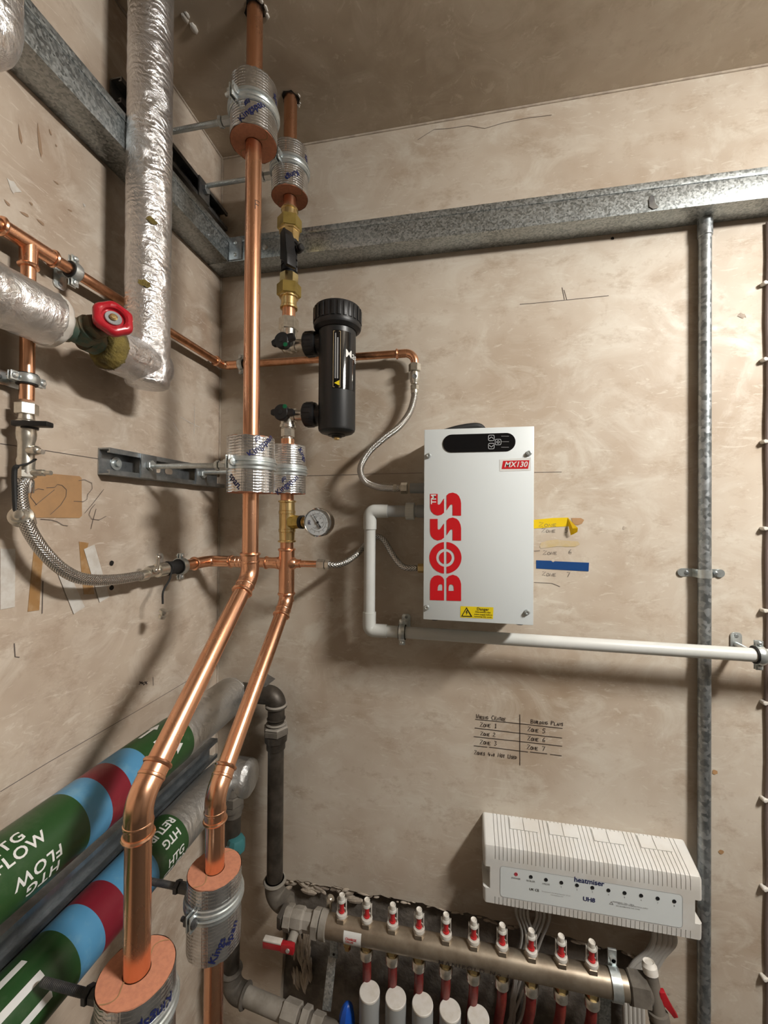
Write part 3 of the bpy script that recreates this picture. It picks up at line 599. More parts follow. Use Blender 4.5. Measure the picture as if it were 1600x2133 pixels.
for (px, py), (w_, h_) in (((325, 472), (.013, .008)), ((295, 583), (.018, .009))):
    p = lw(px, py, FX+.02); a0 = atan2(p.y-FY, p.x-FX) if False else radians(-42 if px > 310 else -58)
    bl_ = blob(0, 0, 1, 0, 14, .3)
    decal('tear', poly2d([(x*w_*.5, y*h_*.5) for x, y in bl_]), lambda x, y, a0=a0, z=p.z: V((FX+(FR+.0012)*cos(a0+(x+y*.5)/FR), FY+(FR+.0012)*sin(a0+(x+y*.5)/FR), z+y-x*.3)), 'mineral_wool', fj, .004)
ye = axY(104, FX, FZ)
t = thing('insulated_pipe', 'horizontal silver foil lagged pipe left of the red handwheel', 'pipe', (FX, ye-.2, FZ-.03))
foil_pipe(t, [(FX, -1.2, FZ), (FX, ye-.002, FZ)], FR, None, 'foil_level', seed=4)
bm = new(); lathe(bm, (FX, ye-.004, FZ), (0, 1, 0), [(0, FR+.0006), (.006, FR+.0004), (.012, FR-.004), (.015, .018), (.0152, .010)], 32, wob=wobble(.05, 8)); obj('frayed_end', bm, 'tape_white', t, 60)
t = thing('insulated_pipe', 'blurred silver foil pipe end at the top left corner', 'pipe', (.095, -.49, 2.0))
foil_pipe(t, [(.085, -.538, CEIL-.001), (.085, -.538, 2.055), (.085, -.75, 2.055)], .033, .03, seed=9)
# gate valve
vm = (yv+ye)/2; t = thing('gate_valve', 'corroded bronze gate valve with a red handwheel between foil pipes', 'valve', (FX, vm, FZ-.03))
bm = new(); lathe(bm, (FX, ye+.004, FZ), (0, 1, 0), [(0, .0125), (.008, .0135), (.0085, .016), (.02, .0165), (.021, .0135), (yv-ye-.03, .0135), (yv-ye-.029, .0175), (yv-ye-.014, .0175), (yv-ye-.013, .013), (yv-ye, .012)], 24); obj('valve_body', bm, 'bronze_old', t)
bm = new(); lathe(bm, (FX, ye+.002, FZ), (0, 1, 0), [(0, .0138), (.004, .0150), (.011, .0146), (.0125, .0135)], 20, wob=wobble(.05, 2)); obj('green_corrosion', bm, 'verdigris', t)
wa = V((.76, -.60, .22)).normalized(); hc = lw(236, 663, .122); bo = V((FX, vm+.004, FZ)); st_ = (hc-bo).normalized()
L = (hc-bo).length; bm = new(); lathe(bm, bo, st_, [(0, .017), (L*.35, .0175), (L*.36, .0135), (L*.55, .0125), (L*.56, .008), (L*.7, .007)], 22); obj('bonnet', bm, 'bronze_old', t)
bm = new(); hexn(bm, bo+st_*L*.40, bo+st_*L*.58, .0155); obj('bonnet_nut', bm, 'bronze_old', t)
bm = new(); cyl(bm, bo+st_*L*.6, hc, .0042, n=16); obj('spindle', bm, 'brass_nut', t)
a_, b_, _ = basis(wa); bm = new(); RW = .0208; nn = 48; prof = [(-.0085, .0), (-.0085, .90), (-.0065, 1.02), (-.002, 1.07), (.0025, 1.03), (.0045, .92), (.0048, .74), (.003, .62), (-.001, .58), (-.001, .0)]
rings = []
for d, k in prof:
    if k == 0: rings.append([bm.verts.new(hc+wa*d)]); continue
    rings.append([bm.verts.new(hc+wa*d+(a_*cos(2*pi*i/nn)+b_*sin(2*pi*i/nn))*(RW*k*((1+.045*cos(6*2*pi*i/nn)) if k > .8 else 1))) for i in range(nn)])
for r0, r1 in zip(rings, rings[1:]):
    for i in range(nn):
        j = (i+1) % nn
        if len(r0) == 1: bm.faces.new((r0[0], r1[i], r1[j]))
        elif len(r1) == 1: bm.faces.new((r0[i], r0[j], r1[0]))
        else: bm.faces.new((r0[i], r0[j], r1[j], r1[i]))
hw = obj('handwheel', bm, 'red_wheel', t, 40)
bm = new(); lathe(bm, hc-wa*.001, wa, [(0, .0092), (.002, .0092), (.0026, .0086), (.0022, .0060), (.0022, 0)], 24); obj('wheel_plate', bm, 'grey_plastic', hw)
bm = new(); lathe(bm, hc+wa*.001, wa, [(0, .0038), (.002, .0045), (.003, .003), (.0042, .0028), (.0044, 0)], 18); obj('spindle_screw', bm, 'brass', hw)
# ------------------------------------------------------------------ left wall: small copper feed pipe running to the back wall
CX, CZ, CRD = .024, 1.930, .0076
yt_ = axY(60, CX, 1.93); Zt = CZ
t = thing('copper_feed_pipe', 'thin copper pipe along the left wall turning onto the back wall behind the risers', 'pipe', (CX, yt_, CZ))
XE = bw(864, 760, -.024).x
pipe(t, [(CX, yt_+.028, CZ), (CX, -.050, CZ)], CRD, 'copper_dull')
socket(t, [(CX, -.055, CZ), (CX, -.024, CZ), (.066, -.024, CZ)], CRD, 'copper', 'elbow', .014, inner=False)
pipe(t, [(.060, -.024, CZ), (XE-.030, -.024, CZ)], CRD, 'copper_dull')
socket(t, [(XE-.038, -.024, CZ), (XE, -.024, CZ), (XE, -.024, CZ-.034)], CRD*.92, 'copper', 'elbow', .019, inner=False)
pipe(t, [(CX, -1.1, CZ), (CX, yt_-.028, CZ)], CRD, 'copper_dull')
tee = socket(t, [(CX, yt_-.032, CZ), (CX, yt_+.032, CZ)], CRD, 'copper', 'tee', inner=False, grow=.0018)
bm = new(); cyl(bm, (CX, yt_, CZ), (CX, yt_, CZ-.030), CRD+.0016, n=24); bead(bm, (CX, yt_, CZ-.028), (0, 0, -1), CRD+.0016, .005, .002, 24); obj('tee_branch', bm, 'copper', tee)
zv = lw(45, 838, CX).z
pipe(t, [(CX, yt_, CZ-.028), (CX, yt_, zv+.004)], CRD, 'copper')
yc = axY(153, CX, CZ); clip('rubber lined clip on the thin copper pipe above the red handwheel', (CX, yc, CZ), (0, 1, 0), (1, 0, 0), CRD, CX, (0, 0, 1))
clip('rubber lined clip on the copper drop at the far left', (CX, yt_, lw(45, 787, CX).z), (0, 0, 1), (1, 0, 0), CRD, CX, (0, 1, 0))
clip('small clip where the copper pipe crosses behind the tall riser', (bw(503, 764, -.024).x, -.024, CZ), (1, 0, 0), (0, -1, 0), CRD, .024, (0, 0, 1))
# isolating and check valves at the foot of the left drop
t = thing('check_valve', 'nickel isolating valve stack with a black lever at the left edge', 'valve', (CX, yt_, lw(40, 1000, CX).z))
zz = lambda y: lw(46, y, CX).z
A = (CX, yt_, 0)
def seg(y): return V((CX, yt_, zz(y)))
bm = new(); hexn(bm, seg(838), seg(862), .0118); obj('compression_nut', bm, 'nickel', t)
bm = new(); lathe(bm, seg(862), (0, 0, -1), [(0, .0078), (.006, .0085), (.008, .0105), (.012, .0105), (.016, .0098), (.024, .0105), (.030, .0098), (.034, .0085), (.052, .0085), (.056, .0095), (.062, .0088), (.070, .0095), (zz(862)-zz(996), .0085)], 24); obj('valve_body', bm, 'nickel', t)
bm = new(); box(bm, seg(884)+V((.014, -.004, 0)), (.040, .013, .0065), rotm((.95, .3, 0), (0, 1, 0)), .0015); lathe(bm, seg(884)+V((.004, 0, -.005)), (0, 0, 1), [(0, .0095), (.009, .0095)], 18); obj('lever', bm, 'black_plastic', t)
bm = new(); cyl(bm, seg(938), seg(938)+V((.014, -.001, 0)), .0055, n=18); sphere(bm, seg(938)+V((.015, -.001, 0)), .006, 1.1); cyl(bm, seg(938)+V((.018, -.001, -.001)), seg(938)+V((.026, -.001, -.002)), .003, n=14); obj('test_point', bm, 'nickel', t)
bm = new(); hexn(bm, seg(978), seg(994), .0105); cyl(bm, seg(984), seg(984)+V((.022, .004, 0)), .0042, n=14); cyl(bm, seg(984)+V((.020, .004, 0)), seg(984)+V((.030, .006, 0)), .0028, n=14); obj('hose_nut', bm, 'nickel', t)
bm = new(); P = spline([seg(955)+V((.010, .004, 0)), seg(966)+V((.011, -.006, .0)), seg(974)+V((.008, -.016, .0)), seg(985)+V((.006, -.0175, 0)), seg(1030)+V((.006, -.017, 0)), seg(1068)+V((.008, -.017, 0))], 5); tube(bm, P, [.0012]*10+[.0028]*(len(P)-10), 10); obj('cap_strap', bm, 'rubber', t)
pc = seg(1074)+V((.012, -.0155, 0)); ca = V((.55, -.75, .25)).normalized(); bm = new(); lathe(bm, pc-ca*.008, ca, [(0, .0125), (.006, .0125), (.007, .0095), (.010, .009), (.0105, .0065), (.014, .005), (.0155, .0)], 24); obj('blanking_cap', bm, 'nickel', t)
# braided hose on the left wall
HX = .045; zh = 1.5003
t = thing('braided_hose', 'thick braided steel hose curving along the left wall', 'hose', (HX, -.35, 1.49))
P = [seg(1000), lw(42, 1020, .026), lw(46, 1060, .032), lw(62, 1105, .040), lw(92, 1150, .045), lw(130, 1186, .046), lw(175, 1206, .046), lw(240, 1207, HX), lw(305, 1197, HX)]
bm = new(); tube(bm, spline(P, 8), .0078, 18); obj('braid', bm, 'braid', t, 50)
bm = new(); lathe(bm, seg(996), (0, 0, -1), [(0, .0072), (.003, .0086), (.016, .0086), (.018, .0080)], 22); obj('ferrule', bm, 'chrome', t)
bm = new(); lathe(bm, lw(303, 1197.5, HX), (0, 1, -.0), [(-.012, .0082), (-.01, .0088), (.002, .0088), (.004, .0075)], 22); obj('ferrule', bm, 'nickel', t)
# valve, clip and short copper run from the hose to the return riser
zc = 1.504; yh = lw(305, 1197, HX).y
t = thing('drain_valve', 'small nickel valve with a black strap and hanging cap near the corner', 'valve', (HX, yh+.03, zc-.02))
bm = new(); o0 = V((HX, yh, zc)); hexn(bm, o0+V((0, .002, 0)), o0+V((0, .016, 0)), .0095); lathe(bm, o0+V((0, .016, 0)), (0, 1, 0), [(0, .007), (.006, .0075), (.007, .0115), (.026, .0118), (.027, .0085), (.034, .0085), (.035, .011), (.046, .011), (.047, .008)], 22); obj('valve_body', bm, 'nickel', t)
bm = new(); cyl(bm, o0+V((.004, .020, 0)), o0+V((.006, .018, .022)), .0028, n=14); sphere(bm, o0+V((.006, .018, .023)), .0036); sphere(bm, o0+V((.012, .006, .003)), .004); obj('drain_nipple', bm, 'nickel', t)
bm = new(); lathe(bm, o0+V((0, .046, 0)), (0, 1, 0), [(0, .0122), (.004, .0126), (.005, .0112)], 22); q = o0+V((.006, .030, -.008)); tube(bm, spline([o0+V((.010, .047, .002)), o0+V((.010, .044, -.010)), o0+V((.012, .038, -.018)), lw(340, 1232, HX+.012), lw(339, 1258, HX+.013)], 5), .0016, 10); obj('cap_strap', bm, 'rubber', t)
pc = lw(341, 1276, HX+.013); ca = V((.35, .1, .93)).normalized(); bm = new(); lathe(bm, pc-ca*.010, ca, [(0, .0055), (.005, .0060), (.006, .0042), (.009, .0042), (.010, .0078), (.014, .0078), (.015, .006)], 18); obj('hanging_cap', bm, 'nickel', t)
yk = o0.y+.070
clip('rubber lined clip beside the small drain valve near the corner', (HX, yk+.012, zc), (0, 1, 0), (1, 0, 0), .0105, HX, (0, 0, 1), .012)
t = thing('copper_branch', 'short copper branch with beaded fittings between drain valve and return riser', 'pipe', (HX, -.1, zc))
pipe(t, [(HX, o0.y+.05, zc), (HX, -.135, zc)], .0098, 'copper_dull')
bm = new(); tube(bm, [(HX, o0.y+.052, zc), (HX, o0.y+.075, zc)], .0115, 20); obj('black_socket', bm, 'rubber', t)
socket(t, [(HX, -.150, zc), (HX, -.1, zc), (HX+.05, -.1, zc)], .0098, 'copper', 'elbow', .016, grow=.0012, inner=False)
socket(t, [(HX+.046, -.1, zc), (HX+.082, -.1, zc)], .0098, 'copper', 'coupling', grow=.0010)
pipe(t, [(HX+.08, -.1, zc), (R2[0]-.012, -.1, zc)], .0098, 'copper')
socket(t, [(R2[0]-.044, -.1, zc), (R2[0]-.014, -.1, zc)], .0098, 'copper', 'coupling', grow=.0012, inner=False)
# ------------------------------------------------------------------ the two copper risers in the corner
PR = .0127
zr1 = lambda y: bw(527, y, R1[1]).z
zr2 = lambda y: bw(598, y, R2[1]).z
L1 = bw(288, 1760, -.474); L2 = bw(448, 1745, -.333)
V1 = V((R1[0], R1[1], zr1(1199))); W1 = V((L1.x, -.474, bw(302, 1672, -.474).z))
V2 = V((R2[0], R2[1], zr2(1252))); W2 = V((L2.x, -.333, bw(452, 1655, -.333).z))
t = thing('copper_riser', 'taller front copper flow pipe from ceiling that bends towards the camera', 'pipe', (L1.x, L1.y, .02))
d1 = (W1-V1).normalized(); d2 = (W2-V2).normalized(); UP = V((0, 0, 1))
pipe(t, [(R1[0], R1[1], CEIL+.015), V1+UP*.02], PR)
socket(t, [V1+UP*.036, V1, V1+d1*.034], PR, 'copper', 'elbow', .03)
pipe(t, [V1+d1*.02, W1-d1*.02], PR)
socket(t, [W1-d1*.038, W1, W1-UP*.036], PR, 'copper', 'elbow', .032)
pipe(t, [W1-UP*.02, (W1.x, W1.y, .02)], PR)
p = (R1[0], R1[1])
fm = lambda x, y: V((p[0]+(PR+.0003)*sin(radians(56)+x/PR), p[1]-(PR+.0003)*cos(radians(56)+x/PR), zr1(436)+y))
decal('marker_lettering', ribbons([[(x*.008-.003, y*.014-.007) for x, y in ln] for ln in GL['F']], .0011), fm, 'marker', t, .003)
t = thing('copper_riser', 'rear copper return pipe carrying the flow switch and pressure gauge', 'pipe', (L2.x, L2.y, .02))
pipe(t, [(R2[0], R2[1], CEIL+.015), (R2[0], R2[1], zr2(438))], PR)
pipe(t, [(R2[0], R2[1], zr2(640)), (R2[0], R2[1], zr2(672))], PR)
pipe(t, [(R2[0], R2[1], zr2(915)), (R2[0], R2[1], zr2(1046))], PR)
pipe(t, [(R2[0], R2[1], zr2(1122)), (R2[0], R2[1], zr2(1160))], PR)
te = socket(t, [(R2[0], R2[1], zr2(1143)), (R2[0], R2[1], zr2(1238))], PR, 'copper', 'tee', grow=.0022, inner=False)
bm = new(); lathe(bm, (R2[0]+.008, R2[1], zc), (1, 0, 0), [(0, .0135), (.008, .0118), (.012, .0085), (.020, .0082)], 22); lathe(bm, (R2[0]-.008, R2[1], zc), (-1, 0, 0), [(0, .0135), (.008, .0125), (.016, .0112)], 22); obj('tee_branch', bm, 'copper', te)
socket(t, [V((R2[0], R2[1], zr2(1236))), V2, V2+d2*.034], PR, 'copper', 'elbow', .03)
pipe(t, [V2+d2*.02, W2-d2*.02], PR)
socket(t, [W2-d2*.036, W2, W2-UP*.036], PR, 'copper', 'elbow', .032)
pipe(t, [W2-UP*.02, (W2.x, W2.y, .02)], PR)
# ---- foil faced insulating support blocks with clamps and rods
def block(label, cx, cy, z0, z1, R, zc_, rodx, letters, lugs, rodmt='zinc', slit=None, lift=1):
    t = thing('pipe_support_block', label, 'pipe support', (cx, cy, z0), 'insulated pipe support blocks'); tc = atan2(CAM.x-cx, cy-CAM.y)
    bm = new(); lathe(bm, (cx, cy, z0), UP, [(0, PR+.0006), (0, R-.0008), (z1-z0, R-.0008), (z1-z0, PR+.0006), (0, PR+.0006)], 44, cap=False); core = obj('foam_core', bm, 'foam_pink', t)
    rnd = random.Random(int(z0*1e4)); bm = new(); n = 48; H = z1-z0
    lathe(bm, (cx, cy, z0), UP, [(.0008, R), (H*.3, R*1.004), (H*.5, R*.995), (H*.7, R*1.004), (H-.0008, R)], n, cap=False, wob=lambda i, k: 1+rnd.uniform(-.006, .006))
    for v in bm.verts:
        if abs(v.co.z-z0-.0008) < 1e-4: v.co.z += rnd.uniform(-.0012, .0006)
        if abs(v.co.z-z1+.0008) < 1e-4: v.co.z += rnd.uniform(-.0006, .0012)
    jk = obj('foil_jacket', bm, 'foil_grid', t, 60)
    for s, off, zt_, rot, size in letters:
        a0 = tc+math.asin(max(-.98, min(.98, off))); ca, sa = cos(radians(rot)), sin(radians(rot))
        f = lambda x, y, a0=a0, zt_=zt_, ca=ca, sa=sa: V((cx+(R*1.006+.0004)*sin(a0+(x*ca-y*sa)/R), cy-(R*1.006+.0004)*cos(a0+(x*ca-y*sa)/R), zt_+x*sa+y*ca))
        decal('lettering', text2d(s, size*1.12, .014), f, 'navy_print', jk, .004)
        if len(s) > 5:
            g = [[(x0+(k/6)*.010, .0085+.0022*j+.0018*sin(k/6*pi)) for k in range(7)] for j, x0 in ((0, -.004), (1, -.003), (2, -.002))]
            decal('emblem', ribbons(g, .0011), f, 'navy_print', jk)
    if slit is not None:
        for zz_, sg in ((z1, 1), (z0, -1)):
            for da in (0, pi):
                a = slit+da; ln = []
                for k in range(9):
                    rr = PR+(R-PR-.001)*k/8; aa = a+.35*sin(k/8*pi); ln.append((rr*sin(aa), -rr*cos(aa)))
                decal('slit', ribbons([ln], .0012), lambda x, y, zz_=zz_, sg=sg: V((cx+x, cy+y, zz_+sg*.0005)), 'paper_brown', core)
    bm = new(); b0 = zc_-.010; RB = R*1.006
    lathe(bm, (cx, cy, b0), UP, [(0, RB), (.0008, RB+.0018), (.0045, RB+.0018), (.0055, RB+.0032), (.0075, RB+.0038), (.0085, RB+.0018), (.0115, RB+.0018), (.0125, RB+.0038), (.0145, RB+.0032), (.0155, RB+.0018), (.0192, RB+.0018), (.020, RB), (0, RB)], 48, cap=False)
    cb = obj('clamp_band', bm, 'zinc', t)
    for la in lugs:
        dv = V((sin(tc+la), -cos(tc+la), 0)); sd = V((cos(tc+la), sin(tc+la), 0)); p = V((cx, cy, zc_))+dv*(RB+.0055)
        bm = new(); box(bm, p+sd*.0028, (.013, .0022, .021), rotm(dv, sd), .0006); box(bm, p-sd*.0028, (.013, .0022, .021), rotm(dv, sd), .0006); obj('clamp_lug', bm, 'zinc', cb)
        bm = new(); hexn(bm, p-sd*.0040+dv*.001, p-sd*.0085+dv*.001, .0062); cyl(bm, p-sd*.0150+dv*.001, p+sd*.0080+dv*.001, .0030, n=14); lathe(bm, p+sd*.0040+dv*.001, sd, [(0, .0060), (.003, .0055), (.0042, 0)], 16); obj('clamp_bolt', bm, rodmt, cb)
    bm = new(); xs = cx-RB-.002; hexn(bm, (xs, cy, zc_), (xs-.016, cy, zc_), .0072); hexn(bm, (xs-.017, cy, zc_), (xs-.023, cy, zc_), .0088); obj('rod_nut', bm, rodmt, t)
    bm = new(); rod(bm, (xs-.005, cy, zc_), (rodx, cy, zc_)); obj('threaded_rod', bm, rodmt, t)
    return t
R_A, R_B = .0368, .0352
zu = (2.199+2.288)/2
K = 'Kingspan'
SM = .0215+.0095
block('upper support block on the tall front riser below the ceiling', *R1, 2.199, 2.289, R_A, 2.246, SM, [(K, -.12, 2.221, 42, .0125), ('span', .92, 2.262, -62, .0125)], (-.78,), slit=1.0)
block('upper support block on the rear riser above the brass unions', *R2, 2.221, 2.311, R_B, 2.272, SM, [('Kings', .12, 2.240, -142, .0125), ('span', .9, 2.285, -75, .0125)], (-.55,), slit=1.1)
block('middle support block on the tall front riser above the bend', *R1, 1.6335, 1.7215, R_A, 1.679, SM, [(K, .42, 1.706, 42, .0130), ('span.', -.62, 1.650, -48, .0130)], (-.78,), slit=1.0)
block('middle support block on the rear riser above the pressure gauge', *R2, 1.6395, 1.7325, R_B, 1.684, SM, [('Kings', .80, 1.714, -50, .0120), ('Kingspan', -.02, 1.655, 40, .0130)], (-1.30,), slit=1.1)
zl1 = bw(288, 2022, -.474).z; zl2 = bw(448, 1808, -.333).z
block('lowest support block on the front riser cut off by the picture bottom', W1.x, W1.y, zl1-.095, zl1, R_A, zl1-.038, .097, [('Kingspan', .30, zl1-.022, 178, .0130)], (-.9,), 'strut_dark', slit=-.35)
block('lowest support block on the rear riser beside the green pipe labels', W2.x, W2.y, zl2-.100, zl2, R_B, zl2-.036, .097, [('span', .62, zl2-.072, 55, .0130), ('Kings', .12, zl2-.082, 62, .0125)], (-.72,), 'strut_dark', slit=-.3)
strut('zinc strut channel on the left wall behind the middle support blocks', -.3185, -.012, 1.679, .0215, 'strut_zinc', (R1[1], R2[1]), (-.288,), (-.20, -.168))
strut('dark strut channel above the left wall trunking', -.305, -.010, 2.262, .0215, 'strut_dark', (R1[1], R2[1]), (-.04,))
# ---- flow switch with its brass unions
def unit(name, label, cat, y): return thing(name, label, cat, (R2[0], R2[1], zr2(y)))
q2 = lambda y: V((R2[0], R2[1], zr2(y)))
t = unit('brass_union', 'upper brass union between the support block and the black flow switch', 'fitting', 507); t['group'] = 'brass unions'
bm = new(); lathe(bm, q2(437), -UP, [(0, PR+.001), (.001, .0165), (.004, .0168), (.005, .0152), (.016, .0152), (.018, .017), (.022, .017)], 28); obj('press_socket', bm, 'brass', t)
bm = new(); hexn(bm, q2(456), q2(482), .0235, (.9, .4, 0)); obj('union_nut', bm, 'brass_nut', t)
bm = new(); lathe(bm, q2(482), -UP, [(0, .0215), (.003, .0215), (.004, .0195), (zr2(482)-zr2(506), .0190)], 8, (.7, .7, 0)); obj('threaded_end', bm, 'brass', t)
t = unit('brass_union', 'lower brass union under the black flow switch', 'fitting', 645); t['group'] = 'brass unions'
bm = new(); lathe(bm, q2(574), -UP, [(0, .0180), (.001, .0188), (zr2(574)-zr2(596), .0188)], 8, (.7, .7, 0)); obj('threaded_end', bm, 'brass', t)
bm = new(); hexn(bm, q2(594), q2(619), .0235, (.9, .4, 0)); obj('union_nut', bm, 'brass_nut', t)
bm = new(); lathe(bm, q2(619), -UP, [(0, .0185), (.003, .0185), (.004, .0152), (.018, .0150), (.020, .0168), (.024, .0168), (.025, PR)], 28); obj('press_socket', bm, 'brass', t)
t = unit('flow_switch', 'black plastic flow switch between two brass unions', 'switch', 574)
bm = new(); lathe(bm, q2(505), -UP, [(0, .0178), (.006, .0178), (.007, .0140), (.012, .0140), (.060, .0140), (zr2(505)-zr2(575), .0150)], 24)
for k in range(5): lathe(bm, q2(515+13*k), -UP, [(0, .0142), (.0004, .0158), (.002, .0158), (.0024, .0142)], 24)
for a in range(4): box(bm, q2(540)+V((.0135*cos(a*pi/2+.5), .0135*sin(a*pi/2+.5), 0)), (.004, .004, .055), Matrix.Rotation(a*pi/2+.5, 3, 'Z'), .0004)
obj('switch_body', bm, 'black_plastic', t)
bm = new(); o = q2(540); ex = V((.85, -.52, 0)).normalized(); ey = V((.52, .85, 0)).normalized()
prism(bm, [(.013, -.024), (.026, -.030), (.030, -.042), (.038, -.042), (.036, -.020), (.033, -.004), (.030, .018), (.024, .032), (.013, .026)], o-ey*.010+V((0, 0, .004)), ex, UP, -.020 if False else .020, .001); obj('paddle_housing', bm, 'black_plastic', t)
bm = new(); lathe(bm, o+ex*.030+ey*-.002+V((0, 0, .004)), ex, [(0, .0075), (.006, .0075), (.007, .0068), (.012, .0068), (.014, .005)], 18); obj('cable_gland', bm, 'black_plastic', t)
# ---- filter isolating valves
def fvalve(label, zc_, up, y_nut):
    t = thing('filter_valve', label, 'valve', (R2[0], R2[1], zc_), 'filter isolating valves'); c = V((R2[0], R2[1], zc_)); k = 1 if up else -1
    bm = new(); lathe(bm, c-UP*k*.012, UP*k, [(0, .008), (.003, .0135), (.010, .0155), (.016, .0150), (.020, .0135), (.030, .0135), (.031, .0155), (.036, .0155)], 26); sphere(bm, c, .0155)
    lathe(bm, c, (1, 0, 0), [(0, .0135), (.016, .0135), (.017, .0115), (.030, .0115), (.031, .0128), (.036, .0128)], 26); obj('valve_body', bm, 'nickel', t)
    if up:
        bm = new(); hexn(bm, q2(664), q2(690), .0192, (.9, .4, 0)); lathe(bm, q2(690), -UP, [(0, .0165), (zr2(690)-zc_-.014, .0155)], 26); obj('compression_nut', bm, 'nickel', t)
    else:
        bm = new(); lathe(bm, c-UP*.012, -UP, [(0, .0135), (.014, .0125), (.015, .0105), (.020, .0105)], 24); hexn(bm, q2(893), q2(911), .0128, (.9, .4, 0)); lathe(bm, q2(911), -UP, [(0, .010), (.012, .010)], 20); obj('compression_nut', bm, 'nickel', t)
    f = (CAM-c); f.z = 0; f = V((-.06, -1, 0)).normalized(); h = c+f*.020+UP*k*.003; sx_ = V((0, 0, 1)).cross(f).normalized()*-1
    if sx_.x < 0: sx_ = -sx_
    bm = new(); lathe(bm, c+f*.010, f, [(0, .0115), (.010, .0115), (.011, .0155), (.018, .0155), (.0205, .0135), (.021, 0)], 28); 
    tl_ = radians(14 if up else -2); wv = sx_*cos(tl_)+UP*sin(tl_); uv_ = UP*cos(tl_)-sx_*sin(tl_)
    prism(bm, [(-.021, -.004), (-.017, -.006), (.0, -.0075), (.024, -.0062), (.026, -.004), (.026, .004), (.024, .0062), (.0, .0075), (-.017, .006), (-.021, .004)], c+f*.030, wv, uv_, -.010 if wv.cross(uv_).dot(f) > 0 else .010, .0012)
    hd = obj('butterfly_handle', bm, 'black_plastic', t)
    bm = new(); lathe(bm, c+f*.0305, f, [(0, .0045), (.0012, .0042), (.0014, 0)], 16); obj('handle_screw', bm, 'black_satin', hd)
    bm = new(); g = c+f*.0300+sx_*.009-UP*(.010*k); lathe(bm, g, f, [(0, .0042), (.0012, .0040), (.0014, 0)], 14); obj('green_dot', bm, 'green_dot', hd)
    return t
ZU, ZL = zr2(721), zr2(866)
fvalve('upper nickel filter valve with black butterfly handle', ZU, True, 0)
fvalve('lower nickel filter valve with black butterfly handle', ZL, False, 0)
# ---- magnetic filter
MX, MY = .3118, -.100; MR = .0352
t = thing('magnetic_filter', 'black cylindrical magnetic filter with a ribbed screw cap', 'filter', (MX, MY, 1.745))
bm = new(); lathe(bm, (MX, MY, 1.752), UP, [(0, .020), (.003, .030), (.007, .0342), (.011, MR), (.200, MR), (.205, MR+.001)], 56); body = obj('filter_body', bm, 'black_satin', t)
bm = new(); lathe(bm, (MX, MY, 1.752), -UP, [(0, .017), (.002, .0165), (.003, .010), (.005, .0095)], 24); obj('base_boss', bm, 'black_plastic', body)
bm = new(); lathe(bm, (MX, MY, 1.7472), -UP, [(0, .0055), (.004, .0055), (.0045, .004)], 6); obj('drain_plug', bm, 'brass', body)
bm = new(); lathe(bm, (MX, MY, 1.948), UP, [(0, .0375), (.005, .0440), (.0085, .0455), (.012, .0455), (.0125, .0448), (.040, .0448), (.044, .0435), (.046, .040), (.046, 0)], 56)
for k in range(26):
    a = 2*pi*k/26; box(bm, (MX+.0452*cos(a), MY+.0452*sin(a), 1.9755), (.0022, .0066, .026), Matrix.Rotation(a, 3, 'Z'), .0006)
obj('screw_cap', bm, 'black_plastic', t)
for z in (ZU, ZL):
    bm = new(); lathe(bm, (R2[0]+.034, MY, z), (1, 0, 0), [(0, .0195), (.002, .0225), (.005, .0235), (.020, .0235), (.024, .0225), (.026, .018), (MX-R2[0]-.034-.02, .018)], 32)
    for k in range(14):
        a = 2*pi*k/14; box(bm, (R2[0]+.034+.012, MY+.0236*cos(a), z+.0236*sin(a)), (.014, .003, .0014), Matrix.Rotation(a+pi/2, 3, 'X'), .0003)
    obj('union_collar', bm, 'black_plastic', t)
fm = lambda r: (lambda x, y: V((MX+r*sin(x), MY-r*cos(x), y)))
zf = lambda y: bw(703, y, MY-MR).z
def wrap_rect(name, a0, a1, z0, z1, r, mt, par, nn=24):
    bm = new(); f = fm(r); A = [[bm.verts.new(f(radians(a0+(a1-a0)*i/nn), z)) for i in range(nn+1)] for z in (z0, z1)]
    for i in range(nn): bm.faces.new((A[0][i], A[0][i+1], A[1][i+1], A[1][i]))
    return obj(name, bm, mt, par)
zA, zB = zf(686), zf(808)
gl = wrap_rect('gloss_label', 3, 82, zB, zA, MR+.0003, 'black_gloss', body)
decal('warning_border', poly2d([(radians(5), zB+.002), (radians(27), zB+.002), (radians(27), zA-.002), (radians(5), zA-.002)], [(radians(6.2), zB+.0028), (radians(25.8), zB+.0028), (radians(25.8), zA-.0028), (radians(6.2), zA-.0028)]), fm(MR+.0007), 'tape_residue', gl)
for k in range(2):
    rnd = random.Random(k)
    wrap_rect('small_print', 10+k*6.5, 14+k*6.5, zB+.018, zA-.006-.008*k, MR+.0007, 'grey_print', gl, 4)
decal('warning_triangle', poly2d([(radians(9), zB+.0095), (radians(24), zB+.005), (radians(24), zB+.015)]), fm(MR+.0008), 'yellow_print', gl)
bmt = text2d('Mag', .0205, .004, 0, 'LEFT'); decal('lettering', bmt, lambda x, y: fm(MR+.0008)(radians(41)+x/MR, zf(733)+y), 'white_print', gl, .004)
